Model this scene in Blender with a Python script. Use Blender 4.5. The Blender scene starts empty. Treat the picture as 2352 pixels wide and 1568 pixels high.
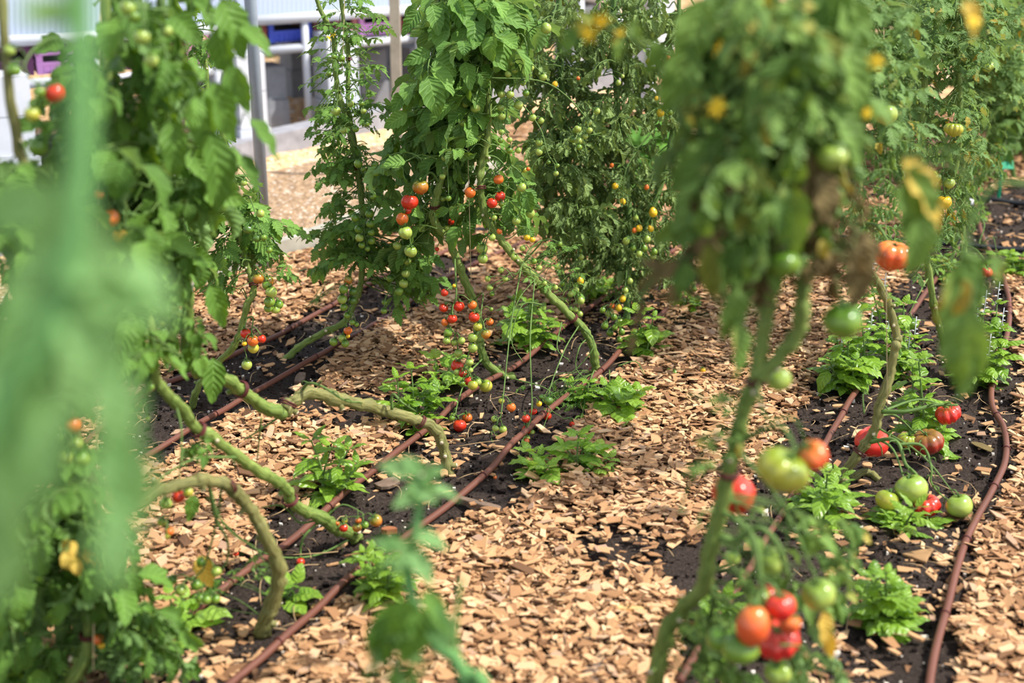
import bpy, math, random
import numpy as np
from mathutils import Vector, Matrix
random.seed(7); RNG = np.random.default_rng(7)
SC = bpy.context.scene; COL = SC.collection
PI = math.pi
# ------------------------------------------------------------------ camera model (50 mm lens, full frame, 2352 x 1568)
W, H = 2352, 1568
F = 50.0 / 36.0 * W
PITCH = math.radians(19.6)
CAM = np.array([0.0, 0.0, 1.6])
FWD = np.array([0, math.cos(PITCH), -math.sin(PITCH)]); UPV = np.array([0, math.sin(PITCH), math.cos(PITCH)]); RGT = np.array([1.0, 0, 0])
def ray(px, py): return FWD + RGT * ((px - W / 2) / F) - UPV * ((py - H / 2) / F)
def P(px, py, d, zmin=0.0):
    """point seen at (px, py), d metres along the view axis, never under the ground"""
    r = ray(px, py); q = CAM + r * d
    if q[2] < zmin: q = G(px, py, zmin)
    return q
def G(px, py, z=0.0):
    r = ray(px, py); return CAM + r * ((z - CAM[2]) / r[2])
def proj(Q):
    v = np.asarray(Q) - CAM; d = v @ FWD
    return np.stack([W / 2 + F * (v @ RGT) / d, H / 2 - F * (v @ UPV) / d, d], -1)
def inpoly(x, y, poly):
    x = np.asarray(x, float); y = np.asarray(y, float); c = np.zeros(x.shape, bool); n = len(poly)
    for i in range(n):
        x0, y0 = poly[i]; x1, y1 = poly[(i + 1) % n]
        if y0 == y1: continue
        m = ((y0 > y) != (y1 > y)) & (x < (x1 - x0) * (y - y0) / (y1 - y0) + x0); c ^= m
    return c
# ------------------------------------------------------------------ mesh collecting (all quads)
class MB:
    def __init__(s): s.V = []; s.Fc = []; s.M = []; s.U = []; s.n = 0
    def add(s, V, Fq, m=0, uv=None):
        V = np.asarray(V, float).reshape(-1, 3); Fq = np.asarray(Fq, int).reshape(-1, 4)
        s.V.append(V); s.Fc.append(Fq + s.n); s.M.append(np.full(len(Fq), m, int))
        s.U.append(np.zeros((len(V), 2)) if uv is None else np.asarray(uv, float)); s.n += len(V); return s
    def box(s, c, size, rot=None, m=0):
        v = np.array([[x, y, z] for z in (-.5, .5) for y in (-.5, .5) for x in (-.5, .5)]) * np.asarray(size)
        if rot is not None: v = v @ np.asarray(rot).T
        f = [[0, 2, 3, 1], [4, 5, 7, 6], [0, 1, 5, 4], [2, 6, 7, 3], [0, 4, 6, 2], [1, 3, 7, 5]]
        return s.add(v + np.asarray(c), f, m)
    def tube(s, pts, rad, sides=6, m=0, cap=True, ridge=0.0):
        pts = np.asarray(pts, float); n = len(pts); rad = np.broadcast_to(np.asarray(rad, float), (n,)).copy()
        t = np.gradient(pts, axis=0); t /= np.linalg.norm(t, axis=1)[:, None] + 1e-12
        ref = np.array([0.12, 0.31, 0.94]); ref = ref if abs(t[0] @ ref) < .9 else np.array([1.0, .1, 0])
        a = np.cross(t[0], ref); a /= np.linalg.norm(a); A = [a]
        for i in range(1, n):
            a = A[-1] - t[i] * (A[-1] @ t[i]); a /= np.linalg.norm(a) + 1e-12; A.append(a)
        A = np.array(A); B = np.cross(t, A); ang = np.arange(sides) * 2 * PI / sides
        ring = A[:, None, :] * np.cos(ang)[None, :, None] + B[:, None, :] * np.sin(ang)[None, :, None]
        prof = 1 + ridge * np.cos(4 * ang[None, :] + np.linspace(0, 3, n)[:, None]) + ridge * .6 * np.cos(7 * ang[None, :] + np.linspace(0, 5, n)[:, None])
        V = pts[:, None, :] + ring * (rad[:, None] * prof)[:, :, None]
        vl = np.concatenate([[0], np.cumsum(np.linalg.norm(np.diff(pts, axis=0), axis=1))])
        if cap:
            V = np.concatenate([pts[:1, None, :] + ring[:1] * rad[0] * .02, V, pts[-1:, None, :] + ring[-1:] * rad[-1] * .02])
        k = len(V); vl = np.concatenate([vl[:1], vl, vl[-1:]]) if cap else vl; uv = np.stack([np.broadcast_to(np.abs(ang / PI - 1)[None, :], (k, sides)), np.broadcast_to(vl[:, None], (k, sides))], -1)
        i = np.arange(k - 1)[:, None] * sides; j = np.arange(sides)[None, :]; j2 = (j + 1) % sides
        Fq = np.stack([i + j, i + j2, i + sides + j2, i + sides + j], -1).reshape(-1, 4)
        return s.add(V.reshape(-1, 3), Fq, m, uv.reshape(-1, 2))
    def build(s, name, mats, parent=None, origin=(0, 0, 0), smooth=True, mesh_only=False):
        V = np.concatenate(s.V) - np.asarray(origin, float); Fq = np.concatenate(s.Fc); M = np.concatenate(s.M); U = np.concatenate(s.U)
        me = bpy.data.meshes.new(name); me.vertices.add(len(V)); me.vertices.foreach_set('co', V.astype(np.float32).ravel())
        me.loops.add(Fq.size); me.loops.foreach_set('vertex_index', Fq.astype(np.int32).ravel())
        me.polygons.add(len(Fq)); me.polygons.foreach_set('loop_start', np.arange(0, Fq.size, 4, dtype=np.int32))
        me.polygons.foreach_set('material_index', M.astype(np.int32)); me.polygons.foreach_set('use_smooth', np.full(len(Fq), smooth))
        uv = me.uv_layers.new(name='uv'); uv.data.foreach_set('uv', U[Fq.ravel()].astype(np.float32).ravel())
        for m in (mats if isinstance(mats, (list, tuple)) else [mats]): me.materials.append(m)
        me.update(calc_edges=True)
        if mesh_only: return me
        o = bpy.data.objects.new(name, me); COL.objects.link(o); o.parent = parent; return o
def smooth_path(pts, per=6):
    p = np.asarray(pts, float)
    if len(p) < 3: return np.array([p[0] + (p[-1] - p[0]) * t for t in np.linspace(0, 1, per + 1)])
    q = np.vstack([2 * p[0] - p[1], p, 2 * p[-1] - p[-2]]); out = []
    for i in range(1, len(q) - 2):
        for t in np.arange(per) / per:
            a, b, c, d = q[i - 1], q[i], q[i + 1], q[i + 2]
            out.append(.5 * (2 * b + (c - a) * t + (2 * a - 5 * b + 4 * c - d) * t * t + (3 * b - a - 3 * c + d) * t ** 3))
    out.append(p[-1]); return np.array(out)
def frame(y, up=(0, 0, 1), roll=0.0):
    """3x3 whose columns are x (across), y (along), z (up)"""
    y = np.asarray(y, float); y = y / (np.linalg.norm(y) + 1e-9); up = np.asarray(up, float)
    x = np.cross(y, up)
    if np.linalg.norm(x) < 1e-3: x = np.cross(y, [1, 0.2, 0])
    x /= np.linalg.norm(x); z = np.cross(x, y); c, s = math.cos(roll), math.sin(roll)
    return np.stack([x * c + z * s, y, z * c - x * s], 1)
def tag(o, label, cat=None, group=None, kind=None):
    if label: o['label'] = label
    if cat: o['category'] = cat
    if group: o['group'] = group
    if kind: o['kind'] = kind
    return o
def thing(name, label, cat, loc, group=None):
    o = bpy.data.objects.new(name, None); COL.objects.link(o); o.location = tuple(loc); o.empty_display_size = .05
    return tag(o, label, cat, group)
# ------------------------------------------------------------------ materials
def srgb(r, g, b):
    f = lambda c: (c / 255 / 12.92) if c / 255 <= .04045 else ((c / 255 + .055) / 1.055) ** 2.4
    return (f(r), f(g), f(b), 1)
class N:
    """tiny node-tree writer"""
    def __init__(s, name):
        s.m = bpy.data.materials.new(name); s.m.use_nodes = True; s.t = s.m.node_tree; s.t.nodes.clear(); s.out = s.n('ShaderNodeOutputMaterial')
    def n(s, typ, **kw):
        x = s.t.nodes.new(typ)
        for k, v in kw.items():
            if k.startswith('i_'): x.inputs[k[2:].replace('_', ' ')].default_value = v
            else: setattr(x, k, v)
        return x
    def l(s, a, b): s.t.links.new(a, b)
    def math(s, op, a, b=None, c=None, clamp=False):
        x = s.n('ShaderNodeMath', operation=op, use_clamp=clamp)
        for i, v in enumerate((a, b, c)):
            if v is None: continue
            if isinstance(v, (int, float)): x.inputs[i].default_value = v
            else: s.l(v, x.inputs[i])
        return x.outputs[0]
    def mix(s, f, a, b, mode='MIX'):
        x = s.n('ShaderNodeMix', data_type='RGBA', blend_type=mode)
        for i, v in ((0, f), (6, a), (7, b)):
            if isinstance(v, (int, float)): x.inputs[i].default_value = v
            elif isinstance(v, tuple): x.inputs[i].default_value = v
            else: s.l(v, x.inputs[i])
        return x.outputs[2]
    def ramp(s, f, stops, interp='LINEAR'):
        x = s.n('ShaderNodeValToRGB'); x.color_ramp.interpolation = interp; e = x.color_ramp.elements
        while len(e) < len(stops): e.new(.5)
        for k, (p, c) in enumerate(stops): e[k].position = p; e[k].color = c if isinstance(c, tuple) else (c, c, c, 1)
        s.l(f, x.inputs[0]); return x.outputs[0]
    def noise(s, scale, co, detail=2, rough=.5):
        x = s.n('ShaderNodeTexNoise'); x.inputs['Scale'].default_value = scale; x.inputs['Detail'].default_value = detail; x.inputs['Roughness'].default_value = rough
        s.l(co, x.inputs['Vector']); return x.outputs['Fac']
    def co(s, which='Object'): return s.n('ShaderNodeTexCoord').outputs[which]
    def bump(s, h, strength=.3, dist=.01):
        x = s.n('ShaderNodeBump'); x.inputs['Strength'].default_value = strength; x.inputs['Distance'].default_value = dist; s.l(h, x.inputs['Height']); return x.outputs[0]
    def pbr(s, col, rough=.6, spec=.4, normal=None, **kw):
        x = s.n('ShaderNodeBsdfPrincipled')
        if isinstance(col, tuple): x.inputs['Base Color'].default_value = col
        else: s.l(col, x.inputs['Base Color'])
        x.inputs['Roughness'].default_value = rough; x.inputs['Specular IOR Level'].default_value = spec
        if normal is not None: s.l(normal, x.inputs['Normal'])
        for k, v in kw.items(): x.inputs[k].default_value = v
        return x.outputs[0]
    def done(s, sh): s.l(sh, s.out.inputs[0]); return s.m
def leaf_mat(name, dark, light, trans=.30, rough=.55, spec=.22, vein=.35, nveins=7, sick=0.0, sickcol=(170, 150, 60), under=(120, 150, 95)):
    k = N(name); uv = k.n('ShaderNodeSeparateXYZ'); k.l(k.n('ShaderNodeUVMap').outputs[0], uv.inputs[0]); u, v = uv.outputs[0], uv.outputs[1]
    geo = k.n('ShaderNodeNewGeometry'); rnd = geo.outputs['Random Per Island']; co = k.co()
    c = k.mix(rnd, srgb(*dark), srgb(*light))
    c = k.mix(k.math('MULTIPLY', k.noise(35, co, 3), .5), c, srgb(*[min(255, x * 1.12 + 6) for x in light]))
    au = k.math('ABSOLUTE', k.math('SUBTRACT', k.math('MULTIPLY', u, 2.0), 1.0))
    w = k.math('SINE', k.math('MULTIPLY', k.math('SUBTRACT', v, k.math('MULTIPLY', au, .22)), 2 * PI * nveins))
    ve = k.ramp(w, [(.86, 0.0), (1.0, 1.0)]); mid = k.ramp(au, [(.03, 1.0), (.09, 0.0)])
    vf = k.math('MULTIPLY', k.math('MAXIMUM', ve, mid), vein)
    c = k.mix(vf, c, srgb(*[min(255, x * 1.2 + 25) for x in light]))
    if sick > 0:
        sf = k.ramp(k.noise(14, co, 3), [(.62 - sick * .25, 0.0), (.72 - sick * .2, 1.0)])
        sr = k.ramp(k.math('FRACT', k.math('MULTIPLY', rnd, 7.31)), [(1 - sick - .02, 0.0), (1 - sick + .02, 1.0)])
        c = k.mix(k.math('MULTIPLY', k.math('MAXIMUM', k.math('MULTIPLY', sf, .7), sr), .85), c, srgb(*sickcol))
    c = k.mix(k.math('MULTIPLY', geo.outputs['Backfacing'], .55), c, srgb(*under))
    nrm = k.bump(k.math('ADD', w, k.math('MULTIPLY', k.noise(60, co, 2), .8)), .35, .004)
    tr = k.n('ShaderNodeBsdfTranslucent'); tc = k.n('ShaderNodeHueSaturation'); tc.inputs['Hue'].default_value = .47; tc.inputs['Saturation'].default_value = 1.15; tc.inputs['Value'].default_value = 1.5
    k.l(c, tc.inputs['Color']); k.l(tc.outputs[0], tr.inputs[0])
    mx = k.n('ShaderNodeMixShader'); mx.inputs[0].default_value = trans; k.l(k.pbr(c, rough, spec, nrm), mx.inputs[1]); k.l(tr.outputs[0], mx.inputs[2])
    return k.done(mx.outputs[0])
def stem_mat(name, a, b, rough=.62):
    """green stem with long streaks and pale flecks"""
    k = N(name); co = k.co(); mp = k.n('ShaderNodeMapping'); mp.inputs['Scale'].default_value = (9, 22, 1); k.l(k.n('ShaderNodeUVMap').outputs[0], mp.inputs[0])
    f = k.noise(1.0, mp.outputs[0], 4, .6); f2 = k.noise(7, co, 3); f3 = k.noise(160, co, 2)
    c = k.mix(k.ramp(k.math('ADD', k.math('MULTIPLY', f, .65), k.math('MULTIPLY', f2, .35)), [(.36, 0.0), (.64, 1.0)]), srgb(*a), srgb(*b))
    c = k.mix(k.math('MULTIPLY', k.ramp(f3, [(.66, 0.0), (.74, 1.0)]), .35), c, srgb(*[min(255, x * 1.15 + 20) for x in b]))
    return k.done(k.pbr(c, rough, .25, k.bump(f, .6, .004)))
def fruit_mat(name, top, body, bottom=None, rough=.22, ribs=0, streak=.25):
    k = N(name); sep = k.n('ShaderNodeSeparateXYZ'); k.l(k.co('Generated'), sep.inputs[0]); z = sep.outputs[2]
    nz = k.noise(3.0, k.co('Generated'), 2); zz = k.math('ADD', z, k.math('MULTIPLY', k.math('SUBTRACT', nz, .5), streak))
    st = [(.2, srgb(*(bottom or body))), (.55, srgb(*body)), (.9, srgb(*top))]
    c = k.ramp(zz, st)
    return k.done(k.pbr(c, rough, .5, k.bump(k.noise(40, k.co(), 2), .03, .002), **{'Coat Weight': .1, 'Coat Roughness': .15, 'Subsurface Weight': 0.0}))
def plain_mat(name, col, rough=.6, spec=.4, var=.15, scale=30, bump=.15, metal=0.0):
    k = N(name); co = k.co(); f = k.noise(scale, co, 4, .6)
    d = tuple(list(x * (1 - var) for x in srgb(*col)[:3]) + [1]); e = tuple(list(min(1, x * (1 + var)) for x in srgb(*col)[:3]) + [1])
    return k.done(k.pbr(k.ramp(f, [(.3, d), (.7, e)]), rough, spec, k.bump(f, bump, .004), Metallic=metal))
# ------------------------------------------------------------------ palette
LEAF = {
 'left': leaf_mat('leaf_broad_green', (48, 82, 24), (102, 140, 58), vein=.3),
 'soft': leaf_mat('leaf_pale_green', (100, 146, 82), (136, 176, 112), trans=.42, vein=.2, under=(140, 180, 110)),
 'mid': leaf_mat('leaf_bright_green', (54, 92, 34), (110, 148, 66), vein=.3),
 'curl': leaf_mat('leaf_curled_greygreen', (50, 78, 32), (122, 144, 80), vein=.32, under=(120, 142, 92), trans=.2),
 'sickly': leaf_mat('leaf_yellowing', (46, 86, 32), (116, 146, 68), vein=.3, sick=.05, sickcol=(178, 160, 74), trans=.22),
 'right': leaf_mat('leaf_right_row', (52, 84, 38), (110, 142, 76), vein=.32, sick=.05),
 'dry': leaf_mat('leaf_dried', (70, 58, 36), (122, 106, 66), vein=.2, trans=.15, rough=.8, under=(104, 92, 62)),
 'yellow': leaf_mat('leaf_yellow', (176, 146, 52), (206, 178, 84), vein=.25),
 'basil': leaf_mat('leaf_basil', (70, 112, 22), (128, 164, 54), trans=.35, rough=.36, spec=.5, vein=.25, nveins=5, under=(140, 180, 100)),
 'basil_light': leaf_mat('leaf_basil_light', (106, 150, 44), (150, 186, 78), trans=.42, rough=.36, spec=.5, vein=.2, nveins=5, under=(160, 200, 110)),
 'squash': leaf_mat('leaf_squash', (60, 110, 36), (104, 150, 64), trans=.3, vein=.3, nveins=5),
 'far': leaf_mat('leaf_far', (38, 68, 26), (90, 122, 56), vein=.1),
 'lime': leaf_mat('leaf_lime_seedling', (190, 196, 40), (226, 224, 84), trans=.4, vein=.1),
}
STEM = stem_mat('stem_green', (74, 100, 36), (142, 158, 82)); STEMD = stem_mat('stem_dark_green', (66, 98, 44), (110, 138, 70))
STEMW = stem_mat('stem_woody', (78, 80, 38), (150, 146, 90)); STEMP = stem_mat('stem_pale', (90, 136, 76), (106, 150, 88), .95)
PETI = stem_mat('petiole_green', (74, 104, 46), (116, 144, 76)); CUT = plain_mat('cut_end', (214, 198, 168), .8)
CALYX = stem_mat('calyx_green', (60, 98, 44), (104, 140, 72)); TIE = plain_mat('tie_dark_red', (92, 38, 36), .6)
FR = {
 'g': fruit_mat('fruit_green', (84, 122, 36), (122, 150, 52)),
 'd': fruit_mat('fruit_dark_green', (62, 96, 34), (92, 124, 46)),
 'p': fruit_mat('fruit_pale_green', (126, 152, 58), (166, 182, 84)),
 'y': fruit_mat('fruit_olive_yellow', (130, 148, 44), (186, 178, 66)),
 'Y': fruit_mat('fruit_yellow', (216, 170, 34), (234, 186, 40)),
 'b': fruit_mat('fruit_turning', (126, 128, 44), (190, 126, 48), (196, 110, 44)),
 'o': fruit_mat('fruit_orange', (214, 108, 40), (226, 112, 44)),
 'r': fruit_mat('fruit_red', (196, 58, 30), (208, 52, 30)),
 'R': fruit_mat('fruit_pink_red', (212, 66, 48), (218, 46, 40)),
 'O': fruit_mat('fruit_salmon', (226, 122, 56), (226, 92, 46)),
 'D': fruit_mat('fruit_dark_ribbed_red', (130, 92, 40), (150, 48, 36)),
}
# ------------------------------------------------------------------ rows on the ground, traced in the photograph and set down on the ground plane
BED1 = [(-200, 1330), (150, 1150), (270, 950), (400, 872), (600, 785), (690, 735), (770, 692), (900, 640), (1000, 600), (1110, 588), (1140, 575), (1120, 610), (1090, 640), (1000, 690), (870, 755), (800, 800), (720, 885), (640, 935), (540, 960), (440, 1040), (330, 1080), (200, 1180), (0, 1400)]
BED2 = [(-300, 1900), (250, 1590), (400, 1450), (500, 1340), (600, 1210), (720, 1140), (860, 1070), (930, 1000), (1000, 900), (1090, 845), (1160, 830), (1260, 780), (1380, 670), (1500, 600), (1560, 560), (1560, 620), (1510, 740), (1520, 800), (1490, 835), (1430, 870), (1350, 970), (1240, 1080), (1195, 1150), (1110, 1190), (975, 1245), (900, 1310), (790, 1385), (660, 1500), (560, 1590), (300, 1900)]
BED3 = [(1400, 1900), (1580, 1470), (1580, 1400), (1500, 1310), (1520, 1270), (1600, 1260), (1700, 1150), (1830, 950), (1900, 850), (1990, 760), (2080, 640), (2150, 560), (2230, 470), (2360, 425), (2600, 440), (2500, 560), (2310, 620), (2335, 720), (2345, 880), (2335, 1000), (2325, 1110), (2255, 1250), (2215, 1400), (2190, 1568), (2170, 1900)]
MIX1 = [(1900, 1420), (2160, 1380), (2200, 1600), (1800, 1600)]; MIX2 = [(380, 1470), (600, 1440), (640, 1480), (520, 1590), (300, 1590)]
def in_beds(X, Y):
    q = proj(np.stack([X, Y, np.zeros_like(X)], -1)); x, y = q[..., 0], q[..., 1]
    x = x + 9 * np.sin(X * 23 + Y * 9) + 7 * np.sin(X * 61 - Y * 47); y = y + 6 * np.sin(X * 37 + Y * 31) + 5 * np.sin(Y * 83)
    return inpoly(x, y, BED1) | inpoly(x, y, BED2) | inpoly(x, y, BED3)
def vnoise(X, Y, s, seed):
    r = np.random.default_rng(seed).random((64, 64)); x = X * s; y = Y * s; i = np.floor(x).astype(int); j = np.floor(y).astype(int)
    fx = x - i; fy = y - j; fx = fx * fx * (3 - 2 * fx); fy = fy * fy * (3 - 2 * fy); i %= 64; j %= 64; i1 = (i + 1) % 64; j1 = (j + 1) % 64
    return (r[i, j] * (1 - fx) + r[i1, j] * fx) * (1 - fy) + (r[i, j1] * (1 - fx) + r[i1, j1] * fx) * fy
def ground_z(X, Y):
    return .022 * (vnoise(X, Y, 1.7, 1) - .5) + .016 * (vnoise(X, Y, 7, 2) - .5)
def soil():
    k = N('dark_soil'); co = k.co(); n1 = k.noise(9, co, 5, .65); n2 = k.noise(130, co, 6, .75); n3 = k.noise(260, co, 2)
    c = k.ramp(n2, [(.28, srgb(26, 21, 19)), (.5, srgb(58, 49, 44)), (.72, srgb(100, 88, 80))])
    c = k.mix(k.math('MULTIPLY', k.ramp(n1, [(.4, 0.0), (.7, 1.0)]), .4), c, srgb(74, 62, 55))
    vo = k.n('ShaderNodeTexVoronoi'); vo.inputs['Scale'].default_value = 75; k.l(co, vo.inputs['Vector'])
    spk = k.ramp(vo.outputs['Distance'], [(.10, 1.0), (.16, 0.0)]); sel = k.ramp(vo.outputs['Color'], [(.80, 0.0), (.86, 1.0)])
    c = k.mix(k.math('MULTIPLY', k.math('MULTIPLY', spk, sel), .75), c, srgb(214, 204, 190))
    return k.done(k.pbr(c, .95, .15, k.bump(k.math('ADD', n2, k.math('MULTIPLY', n3, .4)), .9, .008)))
SOIL = soil()
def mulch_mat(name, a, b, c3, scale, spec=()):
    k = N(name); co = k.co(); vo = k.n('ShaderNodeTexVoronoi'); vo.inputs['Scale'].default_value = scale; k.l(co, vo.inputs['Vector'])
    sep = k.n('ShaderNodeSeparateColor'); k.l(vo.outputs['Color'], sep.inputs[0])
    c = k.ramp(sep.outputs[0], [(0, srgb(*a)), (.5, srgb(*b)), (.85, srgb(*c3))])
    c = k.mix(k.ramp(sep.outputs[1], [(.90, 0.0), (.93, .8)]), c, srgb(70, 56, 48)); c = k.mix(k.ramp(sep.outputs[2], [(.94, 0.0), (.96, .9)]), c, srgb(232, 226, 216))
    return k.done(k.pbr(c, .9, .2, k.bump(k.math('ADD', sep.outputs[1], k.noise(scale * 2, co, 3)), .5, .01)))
MULCH_SHADE = mulch_mat('mulch_painted_shade', (124, 100, 76), (156, 128, 98), (184, 156, 124), 95)  # browner mulch: the path's shade band is painted into this colour
MULCH_SUN = mulch_mat('mulch_painted_sun', (190, 146, 100), (216, 178, 130), (234, 204, 160), 60)  # paler mulch: sunlight on the path painted into the colour
UNDER = mulch_mat('mulch_far', (140, 106, 72), (190, 150, 104), (216, 178, 130), 45)
# one sheet of ground; fine near the rows
xs = np.concatenate([np.arange(-7, -2.2, .25), np.arange(-2.2, 4.2, .035), np.arange(4.2, 13, .3)]); ys = np.concatenate([np.arange(-1.5, 2.2, .3), np.arange(2.2, 8.0, .035), np.arange(8.0, 30, .4)])
X, Y = np.meshgrid(xs, ys, indexing='ij'); Z = ground_z(X, Y); bed = in_beds(X, Y) & (Y > 1.5) & (Y < 9)
Z += np.where(bed, .03 * (vnoise(X, Y, 11, 5) - .35) + .018 * (vnoise(X, Y, 26, 6) - .5), 0)
g = MB(); nx, ny = X.shape; ii = np.arange(nx - 1)[:, None] * ny; jj = np.arange(ny - 1)[None, :]
fq = np.stack([ii + jj, ii + ny + jj, ii + ny + jj + 1, ii + jj + 1], -1).reshape(-1, 4)
# faces past the kerb row use the far mulch
cx = (X[:-1, :-1] + X[1:, 1:]) / 2; cy = (Y[:-1, :-1] + Y[1:, 1:]) / 2
farm = ((cy > 8.1)).ravel().astype(int)
g.V.append(np.stack([X, Y, Z], -1).reshape(-1, 3)); g.Fc.append(fq); g.M.append(farm); g.U.append(np.zeros((nx * ny, 2)))
tag(g.build('ground', [SOIL, UNDER]), 'dark garden soil under the chips and plants', None, None, 'structure')
# ------------------------------------------------------------------ kerbs and the path between them
def gxy(px, py): return G(px, py)[:2]
def strip(name, lo, hi, z, mat, label, n=60):
    """flat band between two ground polylines (pixel traced)"""
    a = smooth_path([G(*p) for p in lo], 8); b = smooth_path([G(*p) for p in hi], 8)
    m = min(len(a), len(b)); a, b = a[:m], b[:m]; m2 = MB(); w = 9
    V = np.stack([a + (b - a) * t for t in np.linspace(0, 1, w)], 1); V[..., 2] = z + .02 * (vnoise(V[..., 0], V[..., 1], 9, 8) - .5)
    i = np.arange(m - 1)[:, None] * w; j = np.arange(w - 1)[None, :]
    m2.add(V.reshape(-1, 3), np.stack([i + j, i + j + 1, i + w + j + 1, i + w + j], -1).reshape(-1, 4))
    return tag(m2.build(name, mat), label, None, None, 'structure')
NEARK = [(-150, 1010), (150, 850), (440, 676), (560, 630), (700, 585), (815, 540), (985, 470), (1150, 410)]
FARK = [(-150, 660), (100, 560), (391, 440), (612, 372), (714, 347), (939, 292), (1150, 250), (1500, 195)]
SHADE_EDGE = [(-150, 740), (100, 640), (391, 520), (605, 415), (740, 372), (930, 328), (1150, 285), (1500, 232)]  # line where the painted shade ends and the painted sun begins
strip('path_mulch_painted_sun', SHADE_EDGE, FARK, .022, MULCH_SUN, 'sunlit strip of mulch, painted pale, beside the far concrete kerb')
strip('path_mulch_painted_shade', NEARK, SHADE_EDGE, .022, MULCH_SHADE, 'fine mulch path between the two kerbs, its shade painted in as brown')
CONC = plain_mat('weathered_concrete', (142, 142, 148), .85, .2, .22, 14, .3); BOARD = plain_mat('weathered_board', (160, 156, 144), .85, .2, .2, 9, .3)
def kerb(name, base, w, h, mat, label, seg):
    pts = smooth_path([G(*p) for p in base], 4); m = MB()
    for a, b in zip(pts[:-1], pts[1:]):
        d = b - a; L = np.linalg.norm(d); R = frame(d); m.box((a + b) / 2 + R[:, 0] * -w / 2 + np.array([0, 0, h / 2 - .01]), (w, L * 1.004, h + .02), R)
    return tag(m.build(name, mat, smooth=False), label, None, None, 'structure')
kerb('kerb_board', NEARK, .045, .085, BOARD, 'low weathered edging board between mulch path and chip path', 4)
kerb('kerb_concrete', FARK, .14, .13, CONC, 'low concrete kerb in front of the white benches', 4)
# ------------------------------------------------------------------ wood chip mulch (uncountable)
def chipmat():
    k = N('wood_chip'); geo = k.n('ShaderNodeNewGeometry'); r = geo.outputs['Random Per Island']; co = k.co()
    c = k.ramp(r, [(0, srgb(84, 62, 46)), (.16, srgb(140, 103, 72)), (.38, srgb(176, 134, 94)), (.64, srgb(198, 156, 113)), (.9, srgb(222, 186, 144)), (1, srgb(156, 128, 108))])
    mp = k.n('ShaderNodeMapping'); mp.inputs['Scale'].default_value = (1, 14, 1); k.l(k.n('ShaderNodeUVMap').outputs[0], mp.inputs[0])
    gr = k.noise(3, mp.outputs[0], 3, .6); c = k.mix(k.math('MULTIPLY', k.ramp(gr, [(.35, 0.0), (.7, 1.0)]), .28), c, srgb(150, 104, 66))
    big = k.noise(.9, co, 3); c = k.mix(k.math('MULTIPLY', k.ramp(big, [(.5, 0.0), (.75, 1.0)]), .25), c, srgb(140, 104, 78))
    return k.done(k.pbr(c, .85, .2, k.bump(gr, .25, .003)))
CHIP = chipmat()
def chips(n, cxy, size, zr, tilt, rng):
    """n split wood chips: V (n*8,3), F (n*6,4), UV"""
    L = np.clip(rng.lognormal(math.log(size), .42, n), size * .4, size * 2.6); Wd = L * rng.uniform(.3, .72, n); Wd = np.minimum(Wd, size * 1.1); T = rng.uniform(.001, .0034, n)
    base = np.array([[-1, -1], [1, -1], [1, 1], [-1, 1]], float)
    q = base[None] * np.stack([L, Wd], -1)[:, None] / 2; q += rng.normal(0, 1, (n, 4, 2)) * (Wd * .13)[:, None, None]; q[:, :, 0] += (q[:, :, 1] * rng.normal(0, .5, n)[:, None])
    V = np.zeros((n, 8, 3)); V[:, :4, :2] = q; V[:, 4:, :2] = q * .95; V[:, 4:, 2] = T[:, None]
    V[:, :, 2] += (np.abs(V[:, :, 0]) ** 2) * rng.normal(0, 3, n)[:, None]
    yaw = rng.uniform(0, 2 * PI, n); tx = rng.normal(0, tilt, n); ty = rng.normal(0, tilt, n)
    c, s = np.cos(tx)[:, None], np.sin(tx)[:, None]; y, z = V[..., 1] * c - V[..., 2] * s, V[..., 1] * s + V[..., 2] * c; x = V[..., 0]
    c, s = np.cos(ty)[:, None], np.sin(ty)[:, None]; x, z = x * c + z * s, -x * s + z * c
    c, s = np.cos(yaw)[:, None], np.sin(yaw)[:, None]; x, y = x * c - y * s, x * s + y * c
    V = np.stack([x + cxy[:, :1], y + cxy[:, 1:2], z + zr[:, None]], -1)
    f = np.array([[4, 5, 6, 7], [0, 1, 5, 4], [1, 2, 6, 5], [2, 3, 7, 6], [3, 0, 4, 7], [3, 2, 1, 0]])
    Fq = (np.arange(n) * 8)[:, None, None] + f[None]
    uv = np.zeros((n, 8, 2)); uv[:, :4] = base / 2 + .5; uv[:, 4:] = base / 2 + .5; uv += rng.random((n, 1, 2)) * 20
    return V.reshape(-1, 3), Fq.reshape(-1, 4), uv.reshape(-1, 2)
NKL = np.array([G(*p)[:2] for p in NEARK])
def right_of_kerb(X, Y): return X > np.interp(Y, NKL[:, 1], NKL[:, 0]) + .02
cm = MB(); rng = np.random.default_rng(11)
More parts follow.
